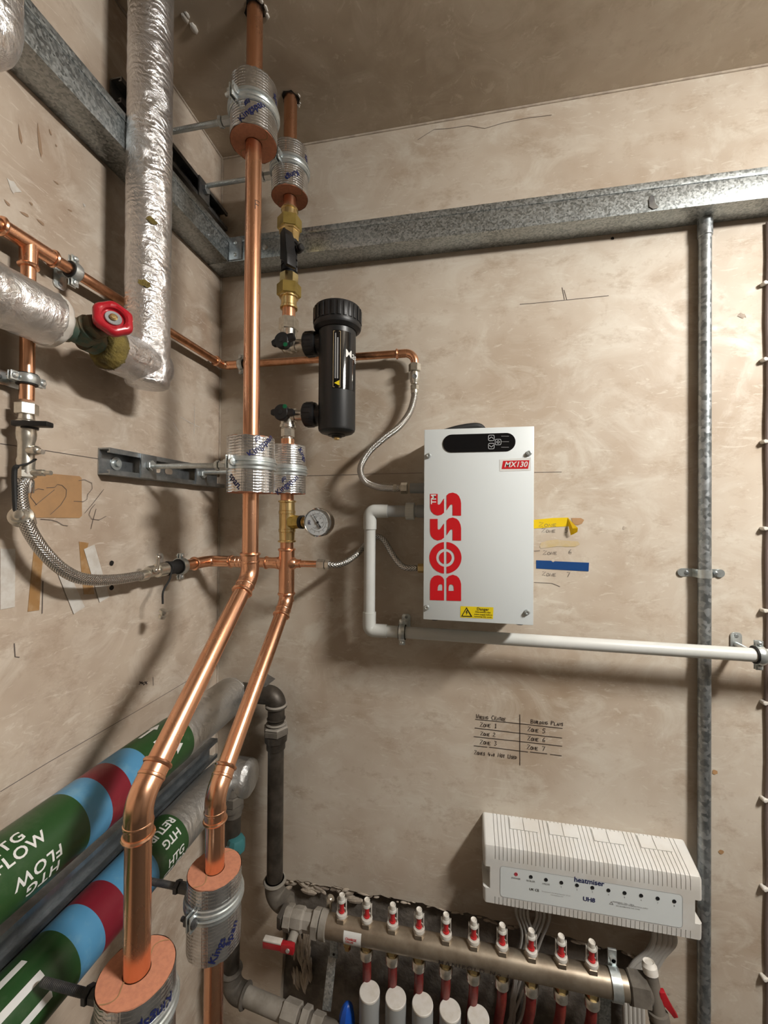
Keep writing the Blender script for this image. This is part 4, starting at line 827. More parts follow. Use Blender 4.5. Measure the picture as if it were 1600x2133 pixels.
# ---- brass tee and pressure gauge
t = unit('brass_tee', 'brass press tee carrying the pressure gauge', 'fitting', 1130)
bm = new(); z0_ = zr2(1042); z1_ = zr2(1130); H = z0_-z1_
lathe(bm, q2(1042), -UP, [(0, PR+.0005), (.001, .0172), (.004, .0172), (.005, .0145), (.020, .0150), (.021, .0162), (.026, .0162), (.027, .0152), (H-.027, .0152), (H-.026, .0162), (H-.021, .0162), (H-.020, .0150), (H-.005, .0145), (H-.004, .0172), (H-.001, .0172), (H, PR+.0005)], 30); obj('tee_body', bm, 'brass', t)
gz = zr2(1087); gd = V((.97, -.24, 0)).normalized(); go = V((R2[0], R2[1], gz))
bm = new(); lathe(bm, go, gd, [(0, .014), (.018, .0135), (.026, .0125), (.034, .0118)], 6); lathe(bm, go+gd*.010, gd, [(0, .0135), (.010, .0128)], 24); obj('tee_branch', bm, 'brass_nut', t)
t = thing('pressure_gauge', 'round white dial pressure gauge on the brass tee', 'gauge', bw(662, 1087, -.128))
gc = bw(662, 1088, -.130); gn = V((-.02, -1, .03)).normalized(); GR = .0258
ge = UP.cross(gn).normalized()*-1
if ge.x < 0: ge = -ge
bm = new(); lathe(bm, go+gd*.034, gd, [(0, .0105), (.006, .0105), (.007, .0065), (.022, .0065)], 20); obj('gauge_stem', bm, 'brass', t)
bm = new(); lathe(bm, go+gd*.032, gd, [(0, .0128), (.006, .0130), (.007, .011)], 22); obj('gauge_seal', bm, 'rubber', t)
bm = new(); lathe(bm, gc-gn*.022, gn, [(0, GR*.9), (.002, GR), (.019, GR), (.0195, GR+.0012), (.0235, GR+.0012), (.0245, GR-.0004), (.0235, GR-.0016), (.0215, GR-.0016)], 44, cap=False); lathe(bm, gc-gn*.022, -gn, [(0, GR*.9), (.001, 0)], 44, cap=False); obj('gauge_case', bm, 'chrome', t)
bm = new(); lathe(bm, gc-gn*.001, gn, [(0, GR-.001), (.0004, GR-.001), (.0004, 0)], 40, cap=False); dial = obj('dial', bm, 'dial_white', t)
gf = lambda x, y: gc+gn*.0004+ge*x+UP*y
decal('scale_marks', ribbons([[(r0*cos(radians(a)), r0*sin(radians(a))), (.0205*cos(radians(a)), .0205*sin(radians(a)))] for a in range(-135, 136, 27) for r0 in (.0165,)]+[[(.0165*cos(radians(a)), .0165*sin(radians(a))) for a in range(-135, 136, 9)], [(.0125*cos(radians(a)), .0125*sin(radians(a))) for a in range(-135, 136, 9)]], .0006), gf, 'grey_print', dial)
for a, s in ((-108, '0'), (-54, '2'), (0, '4'), (54, '6'), (108, '8')):
    decal('dial_number', text2d(s, .0045, .02), lambda x, y, a=a: gf(.0095*cos(radians(a))-y, .0095*sin(radians(a))+x), 'grey_print', dial)
decal('maker_mark', text2d('JRS', .0060, .02), lambda x, y: gf(-.0165-y, x), 'navy_print', dial)
bm = new(); nd = radians(122); P = lambda r: gc+gn*.0014+ge*(r*cos(nd))+UP*(r*sin(nd)); tube(bm, [P(-.012), P(-.009), P(-.006), P(0), P(.019)], [.0007, .0016, .0009, .0009, .0003], 8); lathe(bm, P(0)-gn*.001, gn, [(0, .0022), (.0018, .0020), (.002, 0)], 16); obj('needle', bm, 'black_print', t)
bm = new(); lathe(bm, gc+gn*.0018, gn, [(0, GR-.0015), (.0002, 0)], 40, cap=False); obj('glass', bm, 'clear_plastic', t)
# ------------------------------------------------------------------ lagged heating mains on the left wall
def main_pipe(label, X, Z, R, yend, bands, turn):
    t = thing('heating_main', label, 'pipe', (X, yend, Z-R), 'lagged heating mains')
    if turn: foil_pipe(t, [(X, -1.3, Z), (X, yend, Z), (X+turn, yend, Z)], R-.0004, .030, 'foil_dull', 'foil_jacket', 40, 3, .02)
    else: foil_pipe(t, [(X, -1.3, Z), (X, yend-.012, Z)], R-.0004, None, 'foil_dull', 'foil_jacket', 40, 3, .02)
    bm = new(); lathe(bm, (X+turn-.001, yend, Z) if turn else (X, yend-.013, Z), (1, 0, 0) if turn else (0, 1, 0), [(0, R-.0002), (.006, R-.002), (.011, R-.010), (.013, R-.02), (.013, 0)], 36, wob=wobble(.02, 5)); obj('foil_end', bm, 'foil_dull', t, 60)
    out_ = {}
    for nm, y0, y1, mt in bands:
        bm = new(); lathe(bm, (X, y0, Z), (0, 1, 0), [(0, R+.0004), (y1-y0, R+.0004)], 48, cap=False); o = obj(nm, bm, mt, t); out_[nm] = out_.get(nm, [])+[o]
    return t, out_
cylm = lambda X, Z, R, y0, p0, sg=1: (lambda x, y: V((X+R*cos(radians(p0)+sg*y/R), y0+sg*x, Z+R*sin(radians(p0)+sg*y/R))))
TX, TZ, TR = .072, 1.217, .0383
ky = lambda px, py: lw(px, py, TX+.0256).y       # lower visible edge of the upper main
b_ = [ky(390, 1584), ky(302, 1612), ky(259, 1650), ky(217, 1699), ky(169, 1774)]
t, bd = main_pipe('upper lagged heating main with green blue and red bands', TX, TZ, TR, -.050, [('green_band', b_[1], b_[0], 'green_band'), ('blue_band', b_[2], b_[1], 'blue_band'), ('red_band', b_[3], b_[2], 'red_band'), ('blue_band', b_[4], b_[3], 'blue_band'), ('green_band', -1.2, b_[4], 'green_band')], 0)
gb = bd['green_band'][1]; ga = bd['green_band'][0]
yT = lw(50, 1765, TX+.030).y
for s, dy, p, sg in (('HTG', -.006, 70, 1), ('FLOW', .0, 47, 1), ('FLOW', .010, 12, -1), ('HTG', .014, -11, -1)):
    decal('lettering', text2d(s, .0168, .02, 0, 'CENTER', 1.1), cylm(TX, TZ, TR+.0009, yT+dy, p, sg), 'white_print', gb, .006)
ar = [(-.012, -.0028), (.012, -.0028), (.012, -.009), (.026, 0), (.012, .009), (.012, .0028), (-.012, .0028)]
for p in (20, 60, 100): decal('flow_arrow', poly2d([(x*1.1, y*1.0) for x, y in ar]), cylm(TX, TZ, TR+.0009, (b_[1]+b_[0])/2-.008, p), 'white_print', ga, .004)
BX, BZ, BR = .058, 1.046, .0378
kz = lambda px, py: lw(px, py, BX+.0296).y
b2 = [kz(384, 1755), kz(322, 1850), kz(255, 1916), kz(208, 1980), kz(156, 2051)]
t, bd = main_pipe('lower lagged heating main with return lettering', BX, BZ, BR, -.056, [('green_band', b2[1], b2[0], 'green_band'), ('blue_band', b2[2], b2[1], 'blue_band'), ('red_band', b2[3], b2[2], 'red_band'), ('blue_band', b2[4], b2[3], 'blue_band'), ('green_band', -1.2, b2[4], 'green_band')], .052)
gb = bd['green_band'][1]; ga = bd['green_band'][0]
yT = (b2[0]+b2[1])/2
for s, dy, p, sg in (('RETURN', -.004, 74, -1), ('HTG', .004, 42, -1), ('HTG', .004, -2, 1), ('RETURN', 0, -28, 1)):
    decal('lettering', text2d(s, .0185, .022, 0, 'CENTER', .95), cylm(BX, BZ, BR+.0009, yT+dy, p, sg), 'white_print', ga, .006)
ar2 = [(.040, -.0042), (-.020, -.0042), (-.020, -.0125), (-.042, 0), (-.020, .0125), (-.020, .0042), (.040, .0042)]
for p in (92, 52, 16): decal('flow_arrow', poly2d(ar2), cylm(BX, BZ, BR+.0009, b2[4]-.075, p), 'white_print', gb, .004)
strut('grey strut rail on the left wall between the two heating mains', -1.3, -.03, 1.0845, .0215, 'strut_zinc', (), ())
# ------------------------------------------------------------------ pressurisation unit
BF = -.115; BX0, BX1, BZ0, BZ1 = .4806, .6688, 1.4128, 1.7537
t = thing('pressurisation_unit', 'white wall mounted pressurisation unit with large red lettering', 'heating unit', ((BX0+BX1)/2, 0, BZ0))
bm = new(); box(bm, ((BX0+BX1)/2, -.052, (BZ0+BZ1)/2), (BX1-BX0-.003, .103, BZ1-BZ0-.003), bev=.001); obj('case', bm, 'white_enamel', t)
bm = new(); box(bm, ((BX0+BX1)/2, BF+.035, (BZ0+BZ1)/2), (BX1-BX0, .070, BZ1-BZ0), bev=.0011); cov = obj('front_cover', bm, 'white_enamel', t)
fp = lambda lift: (lambda x, y: V((x, BF-lift, y)))
def fpx(pts, lift=0): return [(p.x, p.z) for p in (bw(x, y, BF) for x, y in pts)]
# display
c0 = bw(997, 922.5, BF); w_ = bw(1073, 922, BF).x-bw(922, 922, BF).x; h_ = bw(997, 903.5, BF).z-bw(997, 941, BF).z
bm = new(); prism(bm, rrect(w_, h_, h_/2*.98, 10), (c0.x, BF+.0005, c0.z), (1, 0, 0), (0, 0, 1), .0016); disp = obj('display_panel', bm, 'black_gloss', cov)
def ring2(cx, cy, w, r, lw_): return poly2d(rrect(w, w, r, 4, cx, cy), rrect(w-2*lw_, w-2*lw_, max(r-lw_, .0002), 4, cx, cy))
for (px, py), kind in (((1023.5, 912.5), 'up'), ((1037.5, 921), 'o'), ((1023.5, 929.5), 'down')):
    p = bw(px, py, BF); decal('button_outline', ring2(p.x, p.z, .0105, .0025, .0008), fp(.0016), 'lcd', disp); k = .0026
    if kind == 'o': g = [[(p.x+.0021*cos(a*pi/8), p.z+.0021*sin(a*pi/8)) for a in range(17)]]
    else: s = 1 if kind == 'up' else -1; g = [[(p.x-.0034, p.z-s*.0014), (p.x, p.z+s*.0018), (p.x+.0034, p.z-s*.0014)]]
    decal('button_symbol', ribbons(g, .0009), fp(.0016), 'lcd', disp)
for py in (909, 920.5, 932): decal('faint_caption', ribbons([fpx([(1044, py), (1060, py)])], .0007), fp(.0016), 'grey_print', disp)
# corner screws
for px, py in ((893, 949), (1102, 944), (889, 1265), (1098, 1275)):
    p = bw(px, py, BF); bm = new(); lathe(bm, p, (0, -1, 0), [(0, .0046), (.002, .0046), (.003, .0038), (.0048, .0036), (.0052, .0022), (.0044, .0018), (.0044, 0)], 18); obj('screw', bm, 'zinc', cov)
# large red lettering, set as one block reading upwards
LQ = lambda pts: [(lambda p: (p.x, p.z))(bw(880+u/8.53, 1015+v/8.53, BF)) for u, v in pts]
white = [(118, 75), (700, 75), (700, 2030), (118, 2030)]
Bl = [(136, 2003), (136, 1720), (145, 1660), (170, 1610), (210, 1575), (270, 1562), (320, 1572), (360, 1600), (385, 1640), (385, 2010)]
Blh = [(270, 1835), (275, 1770), (290, 1738), (310, 1725), (345, 1725), (357, 1750), (357, 1835)]
Br = [(430, 1618), (470, 1575), (540, 1552), (610, 1575), (650, 1612), (675, 1665), (688, 1720), (688, 2020), (430, 2012)]
Brh = [(465, 1840), (468, 1770), (480, 1738), (495, 1726), (530, 1728), (548, 1745), (558, 1775), (560, 1840)]
def arc(cx, cy, rx, ry, a0, a1, n=24): return [(cx+rx*cos(radians(a0+(a1-a0)*k/n)), cy-ry*sin(radians(a0+(a1-a0)*k/n))) for k in range(n+1)]
def half(R_o, R_i, side):
    x = -26 if side < 0 else 20; ao = math.degrees(math.acos(x/R_o)); o_ = arc(410, 1252, R_o, R_o*.985, ao, 360-ao) if side < 0 else arc(410, 1252, R_o, R_o*.985, -ao, ao)
    if R_i: ai = math.degrees(math.acos(x/R_i)); i_ = arc(410, 1252, R_i, R_i*.985, 360-ai, ai) if side < 0 else arc(410, 1252, R_i, R_i*.985, ai, -ai); o_ = o_+i_
    return o_
Sl = [(136, 562), (272, 562), (272, 740), (280, 750), (300, 752), (325, 730), (385, 640), (385, 895), (340, 930), (270, 945), (205, 922), (160, 875), (142, 830), (136, 780)]
Sr = [(430, 590), (470, 552), (540, 537), (610, 560), (650, 600), (678, 665), (688, 730), (688, 948), (537, 945), (537, 765), (528, 750), (512, 748), (490, 765), (430, 855)]
sh = lambda P: [(x, y-443) for x, y in P]
for lp in ((Bl, Blh), (Br, Brh), (half(285, 163, -1),), (half(285, 163, 1),), (half(112, 0, -1),), (half(112, 0, 1),), (Sl,), (Sr,), (sh(Sl),), (sh(Sr),)):
    decal('red_letter', poly2d(*[LQ(l) for l in lp]), fp(.0005), 'red_print', cov)
p = bw(880+203/8.53, 1015+213/8.53, BF); decal('trademark', text2d('TM', .0125, .03), lambda x, y: V((p.x-y, BF-.0008, p.z+x)), 'white_print', cov)
# model badge and warning label
decal('badge_backing', poly2d(fpx([(1040.5, 957), (1106, 953), (1106, 980), (1041, 982)])), fp(.0003), 'white_print', cov)
decal('badge', poly2d(fpx([(1048, 960), (1103, 958.5), (1100, 976.5), (1045, 977)])), fp(.0005), 'red_print', cov)
p2 = bw(1074, 968, BF); decal('badge_lettering', text2d('MX130', .0130, .018, .25, 'CENTER', 1.), lambda x, y: V((p2.x+x*.98, BF-.0008, p2.z+y)), 'white_print', cov)
wl_ = decal('danger_label', poly2d(fpx([(959.5, 1262.5), (1028, 1265), (1027, 1289), (959, 1286)])), fp(.0004), 'yellow_print', cov)
decal('warning_triangle', poly2d(fpx([(972, 1264.5), (984.5, 1285), (960.5, 1284)]), fpx([(972, 1268), (980.5, 1283), (963.5, 1282.3)])), fp(.0007), 'black_print', wl_)
decal('lightning_bolt', poly2d(fpx([(972.5, 1270.5), (969.5, 1276), (972, 1276), (971, 1281.5), (975, 1275), (972.5, 1275), (974.5, 1271)])), fp(.0007), 'black_print', wl_)
for s, x, y, sz, bo in (('Danger', 1006, 1269, .0070, .012), ('Disconnect the', 1006, 1275, .0042, .004), ('mains supply before', 1006.5, 1280, .0038, .004), ('removing this cover', 1006, 1284.6, .0038, .004)):
    p3 = bw(x, y, BF); decal('label_text', text2d(s, sz, bo), lambda x, y, p3=p3: V((p3.x+x, BF-.0007, p3.z+y)), 'black_print', wl_)
# feet, side vent, top cable, ports
for px in (907, 1080):
    p = bw(px, 1300, -.075); bm = new(); lathe(bm, (p.x, -.088, BZ0), -UP, [(0, .0085), (.004, .0085), (.0062, .0065), (.0064, 0)], 20); obj('rubber_foot', bm, 'rubber', t)
bm = new(); box(bm, (BX1+.0012, -.06, (bw(1113, 992, -.06).z+bw(1113, 1045, -.06).z)/2), (.0024, .03, .040), bev=.0004); obj('side_grille', bm, 'black_plastic', t)
bm = new(); P = [(BX0+.010, -.055, BZ1+.002), (BX0+.028, -.055, BZ1+.005), (BX0+.06, -.055, BZ1+.013), (BX0+.092, -.052, BZ1+.017), (BX0+.105, -.046, BZ1+.012), (BX0+.112, -.035, BZ1-.002)]; tube(bm, spline(P, 6), .0062, 14); obj('mains_cable', bm, 'rubber', t)
bm = new(); lathe(bm, (BX0+.011, -.06, BZ1-.002), UP, [(0, .0085), (.007, .0085), (.008, .006)], 20); obj('cable_gland', bm, 'black_plastic', t)
PY = -.058
zp = [bw(862, y, PY).z for y in (1017, 1065, 1183)]
bm = new(); lathe(bm, (BX0+.002, PY, zp[0]), (-1, 0, 0), [(0, .0125), (.004, .0125), (.005, .0100), (.034, .0100)], 24); obj('inlet_port', bm, 'grey_plastic', t)
bm = new(); lathe(bm, (BX0+.002, PY, zp[1]), (-1, 0, 0), [(0, .0125), (.020, .0125)], 24); obj('overflow_port', bm, 'grey_plastic', t)
bm = new(); lathe(bm, (BX0+.002, PY, zp[2]), (-1, 0, 0), [(0, .0105), (.006, .0105)], 24); obj('outlet_port', bm, 'rubber', t)
# ------------------------------------------------------------------ feed valve and upper hose
t = thing('isolating_valve', 'small nickel isolating valve under the copper elbow', 'valve', (XE, -.024, bw(863, 822, -.024).z))
zq = lambda y: V((XE, -.024, bw(863, y, -.024).z))
bm = new(); hexn(bm, zq(758), zq(774), .0125); obj('compression_nut', bm, 'nickel', t)
bm = new(); lathe(bm, zq(774), -UP, [(0, .0075), (.002, .0092), (.006, .0098), (.020, .0098), (.024, .0080), (.026, .0080)], 24); obj('valve_body', bm, 'nickel', t)
bm = new(); lathe(bm, zq(787)+V((.001, -.0092, 0)), (0, -1, 0), [(0, .0050), (.0015, .0048), (.0016, .0030), (.0008, .0028), (.0008, 0)], 18); obj('screw_slot', bm, 'strut_zinc', t)
t = thing('braided_hose', 'smooth braided steel hose looping from copper elbow to the white unit', 'hose', bw(760, 1000, -.04))
HP = [zq(816), bw(862, 832, -.026), bw(853, 860, -.030), bw(832, 888, -.036), bw(800, 913, -.042), bw(770, 940, -.047), bw(753, 968, -.050), bw(752, 988, -.053), bw(765, 1006, -.055), bw(790, 1015, -.057), bw(812, 1017, PY), V((bw(832, 1018, PY).x, PY, zp[0]))]
bm = new(); tube(bm, spline(HP, 7), .0066, 18); obj('braid', bm, 'braid', t, 50)
bm = new(); hexn(bm, zq(802), zq(812), .0082); lathe(bm, zq(812), -UP, [(0, .0065), (.001, .0075), (.0065, .0078), (.0075, .0068)], 20); obj('ferrule', bm, 'nickel', t)
bm = new(); xe = bw(832, 1018, PY).x; lathe(bm, (xe-.012, PY, zp[0]), (1, 0, 0), [(0, .0070), (.001, .0078), (.006, .0075), (.008, .0055), (.015, .0055)], 20); hexn(bm, (xe+.003, PY, zp[0]), (xe+.016, PY, zp[0]), .0112, ch=.08); obj('hose_nut', bm, 'nickel', t)
# lower flexible hose
t = thing('flexible_hose', 'thin black flecked flexible hose passing behind the white pipe', 'hose', bw(720, 1170, -.08))
xb = R2[0]+.020; xn = bw(661, 1178, -.1).x
bm = new(); cyl(bm, (xb, R2[1], zc), (xn+.004, R2[1], zc), .0066, n=20); obj('copper_tail', bm, 'copper', t)
bm = new(); hexn(bm, (xn, R2[1], zc), (xn+.015, R2[1], zc), .0102); hexn(bm, (xn+.016, R2[1], zc), (xn+.024, R2[1], zc), .0095); obj('hose_nut', bm, 'nickel', t)
bm = new(); tube(bm, spline([V((xn+.022, R2[1], zc)), bw(700, 1177, -.094), bw(722, 1170, -.078), bw(745, 1153, -.052), bw(766, 1130, -.036), bw(785, 1118, -.034), bw(800, 1126, -.036), bw(815, 1150, -.042), bw(832, 1174, -.050), bw(848, 1183, -.056), V((BX0-.018, PY, zp[2]))], 7), .0060, 16); obj('braid', bm, 'braid_fleck', t, 50)
bm = new(); hexn(bm, (BX0-.016, PY, zp[2]), (BX0-.003, PY, zp[2]), .0088); obj('end_nut', bm, 'brass', t)
# ------------------------------------------------------------------ white overflow pipe
WY, WR = -.0585, .0113
XV = bw(770, 1200, WY).x; zt_, zb_ = zp[1], bw(860, 1318, WY).z
t = thing('overflow_pipe', 'white plastic overflow pipe running down and right below the unit', 'pipe', (XV, WY, zb_))
pipe(t, [(BX0-.016, WY, zt_), (XV+.025, WY, zt_)], WR, 'pvc_grey'); pipe(t, [(XV, WY, zt_-.02), (XV, WY, zb_+.02)], WR, 'pvc_white'); pipe(t, [(XV+.02, WY, zb_), (1.18, WY, zb_-.003)], WR, 'pvc_white')
def pvc_elbow(a, c, e):
    bm = new(); P = fillet([a, c, e], .010, 8); tube(bm, P, WR+.0018, 26); obj('elbow', bm, 'pvc_white', t)
pvc_elbow((XV+.036, WY, zt_), (XV, WY, zt_), (XV, WY, zt_-.036)); pvc_elbow((XV, WY, zb_+.036), (XV, WY, zb_), (XV+.036, WY, zb_))
bm = new(); lathe(bm, (bw(845, 1065, WY).x, WY, zt_), (1, 0, 0), [(0, WR+.0005), (.001, .0162), (.017, .0162), (.018, WR+.0005)], 26)
for k in range(16): a = 2*pi*k/16; box(bm, (bw(845, 1065, WY).x+.009, WY+.0163*cos(a), zt_+.0163*sin(a)), (.016, .0026, .0012), Matrix.Rotation(a+pi/2, 3, 'X'))
obj('union_nut', bm, 'pvc_white', t)
clip('pipe clip on the overflow pipe under the white unit', (bw(838, 1316, WY).x, WY, zb_), (1, 0, 0), (0, -1, 0), WR, -WY, (0, 0, 1))
clip('pipe clip on the overflow pipe at the right edge', (bw(1580, 1366, WY).x, WY, zb_-.002), (1, 0, 0), (0, -1, 0), WR, -WY, (0, 0, 1))
# ------------------------------------------------------------------ wiring centre
UX0, UX1 = .591, .9545; UF = -.060
t = thing('wiring_centre', 'cream ribbed wiring centre box above the manifold', 'control box', ((UX0+UX1)/2, 0, .878))
def uprof(i, b0=0):                              # (depth, height) outline; i = inset of ribbed areas
    return [(0, .894), (.036, .888+i), (.056-b0, .876+i), (.0595-i, .879+i*.6), (.060-i, .892), (.060, .8925), (.060, .9605), (.060-i, .961), (.0595-i, .978), (.0575-i, .984-i), (.052-i, .9875-i), (0, 1.0035-i)]
def slice_(bm, x0, x1, pr):
    a = [bm.verts.new((x0, -d, z)) for d, z in pr]; c = [bm.verts.new((x1, -d, z)) for d, z in pr]; n = len(pr)
    for i in range(n): bm.faces.new((a[i], a[(i+1) % n], c[(i+1) % n], c[i]))
    bm.faces.new(a[::-1]); bm.faces.new(c)
bm = new(); nR = 45; xa, xb_ = UX0+.0205, UX1-.0195; pit = (xb_-xa)/nR
sl = [(UX0+.004, xa, 0)]
for k in range(nR): sl += [(xa+k*pit, xa+k*pit+.0011, .0016), (xa+k*pit+.0011, xa+(k+1)*pit, 0)]
sl += [(xb_, xb_+.0011, .0016), (xb_+.0011, UX1-.004, 0)]
for x0, x1, i in sl[1:-1]: slice_(bm, x0, x1, uprof(i))
full = uprof(0); NZ0, NZ1 = .906, .946           # end pieces with the fixing notches
def clipz(pr, zlo, zhi):
    bm2 = []
    n = len(pr)
    for i in range(n):
        (d0, z0), (d1, z1) = pr[i], pr[(i+1) % n]
        if zlo <= z0 <= zhi: bm2.append((d0, z0))
        for zz_ in sorted((zlo, zhi), key=lambda q: abs(q-z0)):
            if (z0-zz_)*(z1-zz_) < 0: bm2.append((d0+(d1-d0)*(zz_-z0)/(z1-z0), zz_))
    return bm2
def taper(x0, x1, pr):                           # rounded end: the outline shrinks towards x0
    zc_ = (pr[0][1]+pr[-1][1])/2
    for (xa_, s0), (xc_, s1) in (((0., .0042), (.3, .0018)), ((.3, .0018), (.65, .0005)), ((.65, .0005), (1., 0.))):
        q = []
        for s in (s0, s1): q.append([(max(0, d-s) if d > .001 else d, z-s*(1 if z > .98 else -1 if z < .885 else 0)) for d, z in pr])
        a = [bm.verts.new((x0+(x1-x0)*xa_, -d, z)) for d, z in q[0]]; c = [bm.verts.new((x0+(x1-x0)*xc_, -d, z)) for d, z in q[1]]; n = len(pr)
        for i in range(n): bm.faces.new((a[i], a[(i+1) % n], c[(i+1) % n], c[i]))
        if xa_ == 0: bm.faces.new(a)
for e0_, e1_ in ((UX0, UX0+.005), (UX1, UX1-.005)):
    for zlo, zhi in ((0, NZ0), (NZ1, 2)): taper(e0_, e1_, clipz(full, zlo, zhi))
for x0, x1, xe in ((UX0+.005, xa, UX0+.012), (xb_+.0011, UX1-.005, UX1-.012)):
    for zlo, zhi in ((0, NZ0), (NZ1, 2)): slice_(bm, x0, x1, clipz(full, zlo, zhi))
    mid = clipz(full, NZ0, NZ1); xi0, xi1 = (xe, x1) if x0 == UX0+.005 else (x0, xe); slice_(bm, xi0, xi1, mid)
    slice_(bm, x0, x1, [(min(d, .022), z) for d, z in mid])
hs = obj('housing', bm, 'white_plastic', t)
for x in (UX0+.005, UX1-.005): bm = new(); lathe(bm, (x, -.0222, .936), (0, -1, 0), [(0, .003), (.0012, .0026), (.0014, 0)], 14); obj('fixing_screw', bm, 'strut_dark', hs)
fu = lambda x, y: V((x, UF-.0004, y)); up_ = lambda pts: [(p.x, p.z) for p in (bw(x, y, UF) for x, y in pts)]
pa, pb = bw(1043, 1810, UF), bw(1425, 1912, UF); x0, x1, z0, z1 = UX0+.030, UX1-.031, .8945, .9515
decal('fascia', poly2d(rrect(x1-x0, z1-z0, .006, 5, (x0+x1)/2, (z0+z1)/2)), lambda x, y: V((x, UF-.0002, y)), 'white_enamel', hs)
decal('fascia_edge', poly2d(rrect(x1-x0, z1-z0, .006, 5, (x0+x1)/2, (z0+z1)/2), rrect(x1-x0-.001, z1-z0-.001, .0055, 5, (x0+x1)/2, (z0+z1)/2)), fu, 'grey_print', hs)
leds = [(1075, 1820.5), (1106, 1826), (1137.5, 1832), (1169.5, 1838), (1202, 1843.5), (1234, 1848.5), (1267.5, 1854), (1301, 1859.5), (1335.5, 1865), (1370, 1871), (1404.5, 1877)]
caps = ['POWER', 'BOILER', 'VALVE', '1', '2', '3', '4', '5', '6', '7', '8']
for (px, py), s in zip(leds, caps):
    p = bw(px, py, UF); bm = new(); lathe(bm, (p.x, UF-.0003, p.z), (0, -1, 0), [(0, .0031), (.0006, .0031), (.0007, .0026), (.0002, .0024), (.0002, 0)], 18); obj('indicator', bm, 'led_red' if s == 'POWER' else 'black_satin', hs)
    decal('caption', text2d(s, .0046 if len(s) > 1 else .0042, .01), lambda x, y, p=p: V((p.x+x, UF-.0006, p.z-.0078+y)), 'grey_print', hs)
for s, px, py, sz, bo, mt_ in (('heatmiser', 1227, 1836, .0125, .018, 'navy_print'), ('UH8', 1227, 1873.5, .0105, .022, 'navy_print'), ('UK CE', 1113, 1853, .0060, .01, 'black_print'),
    ('Manufactured in the UK by Heatmiser UK Ltd', 1158, 1860.5, .0026, 0, 'grey_print'), ('www.heatmiser.com', 1160, 1865, .0026, 0, 'grey_print'), ('WARNING: 230v - 50Hz', 1298, 1881, .0034, .01, 'grey_print'), ('DISCONNECT FROM ELECTRICAL SUPPLY', 1318, 1887, .0026, .01, 'grey_print'), ('BEFORE REMOVING THIS COVER', 1308, 1890, .0026, .01, 'grey_print')):
    p = bw(px, py, UF); decal('lettering', text2d(s, sz, bo), lambda x, y, p=p: V((p.x+x, UF-.0007, p.z+y)), mt_, hs)
decal('warning_triangle', poly2d(up_([(1273.5, 1876.5), (1278, 1884), (1269, 1882.5)]), up_([(1273.5, 1878.5), (1276.3, 1883), (1270.7, 1882)])), lambda x, y: V((x, UF-.0007, y)), 'grey_print', hs)
# knock-out plates on the sloping top
sl_n = V((0, -(1.0035-.9875), -.052)).normalized()
for xk in (.655, .727, .806, .885):
    for k in (0, 1):
        xx = xk+k*.026; bm = new(); a = V((xx, -.004, 1.0035-.0012)); c = V((xx, -.026, 1.0035-.008))
        n_ = V((0, -.292, .956)); prism(bm, [(-.0122, 0), (.0122, 0), (.0122, .022), (-.0122, .022)], a+n_*.0004, (1, 0, 0), (c-a).normalized(), -.0012); obj('knockout_plate', bm, 'white_plastic', hs)
# ------------------------------------------------------------------ underfloor heating manifold
MYY = -.085
pm0, pm1 = bw(712, 1928, MYY), bw(1232, 2035, MYY)
MZ = .803; x_port = [bw(712, 1900, MYY).x + .0497*k for k in range(10)]; MRR = .0195
t = thing('heating_manifold', 'brown metal heating manifold bar with ten flow meters', 'manifold', (x_port[0], MYY, MZ-MRR))
bm = new(); lathe(bm, (x_port[0]-.030, MYY, MZ), (1, 0, 0), [(0, .015), (.001, MRR), (x_port[9]-x_port[0]+.085, MRR), (x_port[9]-x_port[0]+.086, .015)], 36); bar = obj('manifold_bar', bm, 'manifold_metal', t)
for k, x in enumerate(x_port):
    o = V((x, MYY, MZ+MRR-.003)); bm = new(); hexn(bm, o, o+UP*.009, .0125); fmn = obj('flow_meter', bm, 'manifold_metal', t)
    bm = new(); lathe(bm, o+UP*.009, UP, [(0, .0104), (.003, .0108), (.006, .0102), (.0065, .0084)], 20); obj('collar', bm, 'white_cap', fmn)
    bm = new(); lathe(bm, o+UP*.012, UP, [(0, .0080), (.028, .0080), (.029, .006)], 18); obj('sight_glass', bm, 'clear_plastic', fmn)
    lv = (.020, .022, .022, .022, .022, .022, .021, .021, .022, .022)[k]
    bm = new(); lathe(bm, o+UP*.0125, UP, [(0, .0062), (.005, .0060), (.0055, .0044), (lv, .0044)], 16); obj('red_indicator', bm, 'indicator_red', fmn)
    bm = new()
    for s in (-1, 1): box(bm, o+V((s*.0086, .001, .026)), (.0012, .0045, .026), None, .0003)
    obj('frame', bm, 'white_cap', fmn)
    bm = new(); lathe(bm, o+UP*.036, UP, [(0, .0080), (.002, .0074), (.004, .0056), (.011, .0056), (.012, .0050), (.0105, .0034), (.0105, 0)], 18); obj('cap', bm, 'white_cap', fmn)
p = bw(714, 1962, MYY-.01); bm = new(); o = V((x_port[0]+.012, MYY, MZ-MRR+.002)); hexn(bm, o, o-UP*.009, .010); hexn(bm, o-UP*.009, o-UP*.020, .0065); obj('brass_plug', bm, 'brass', t)
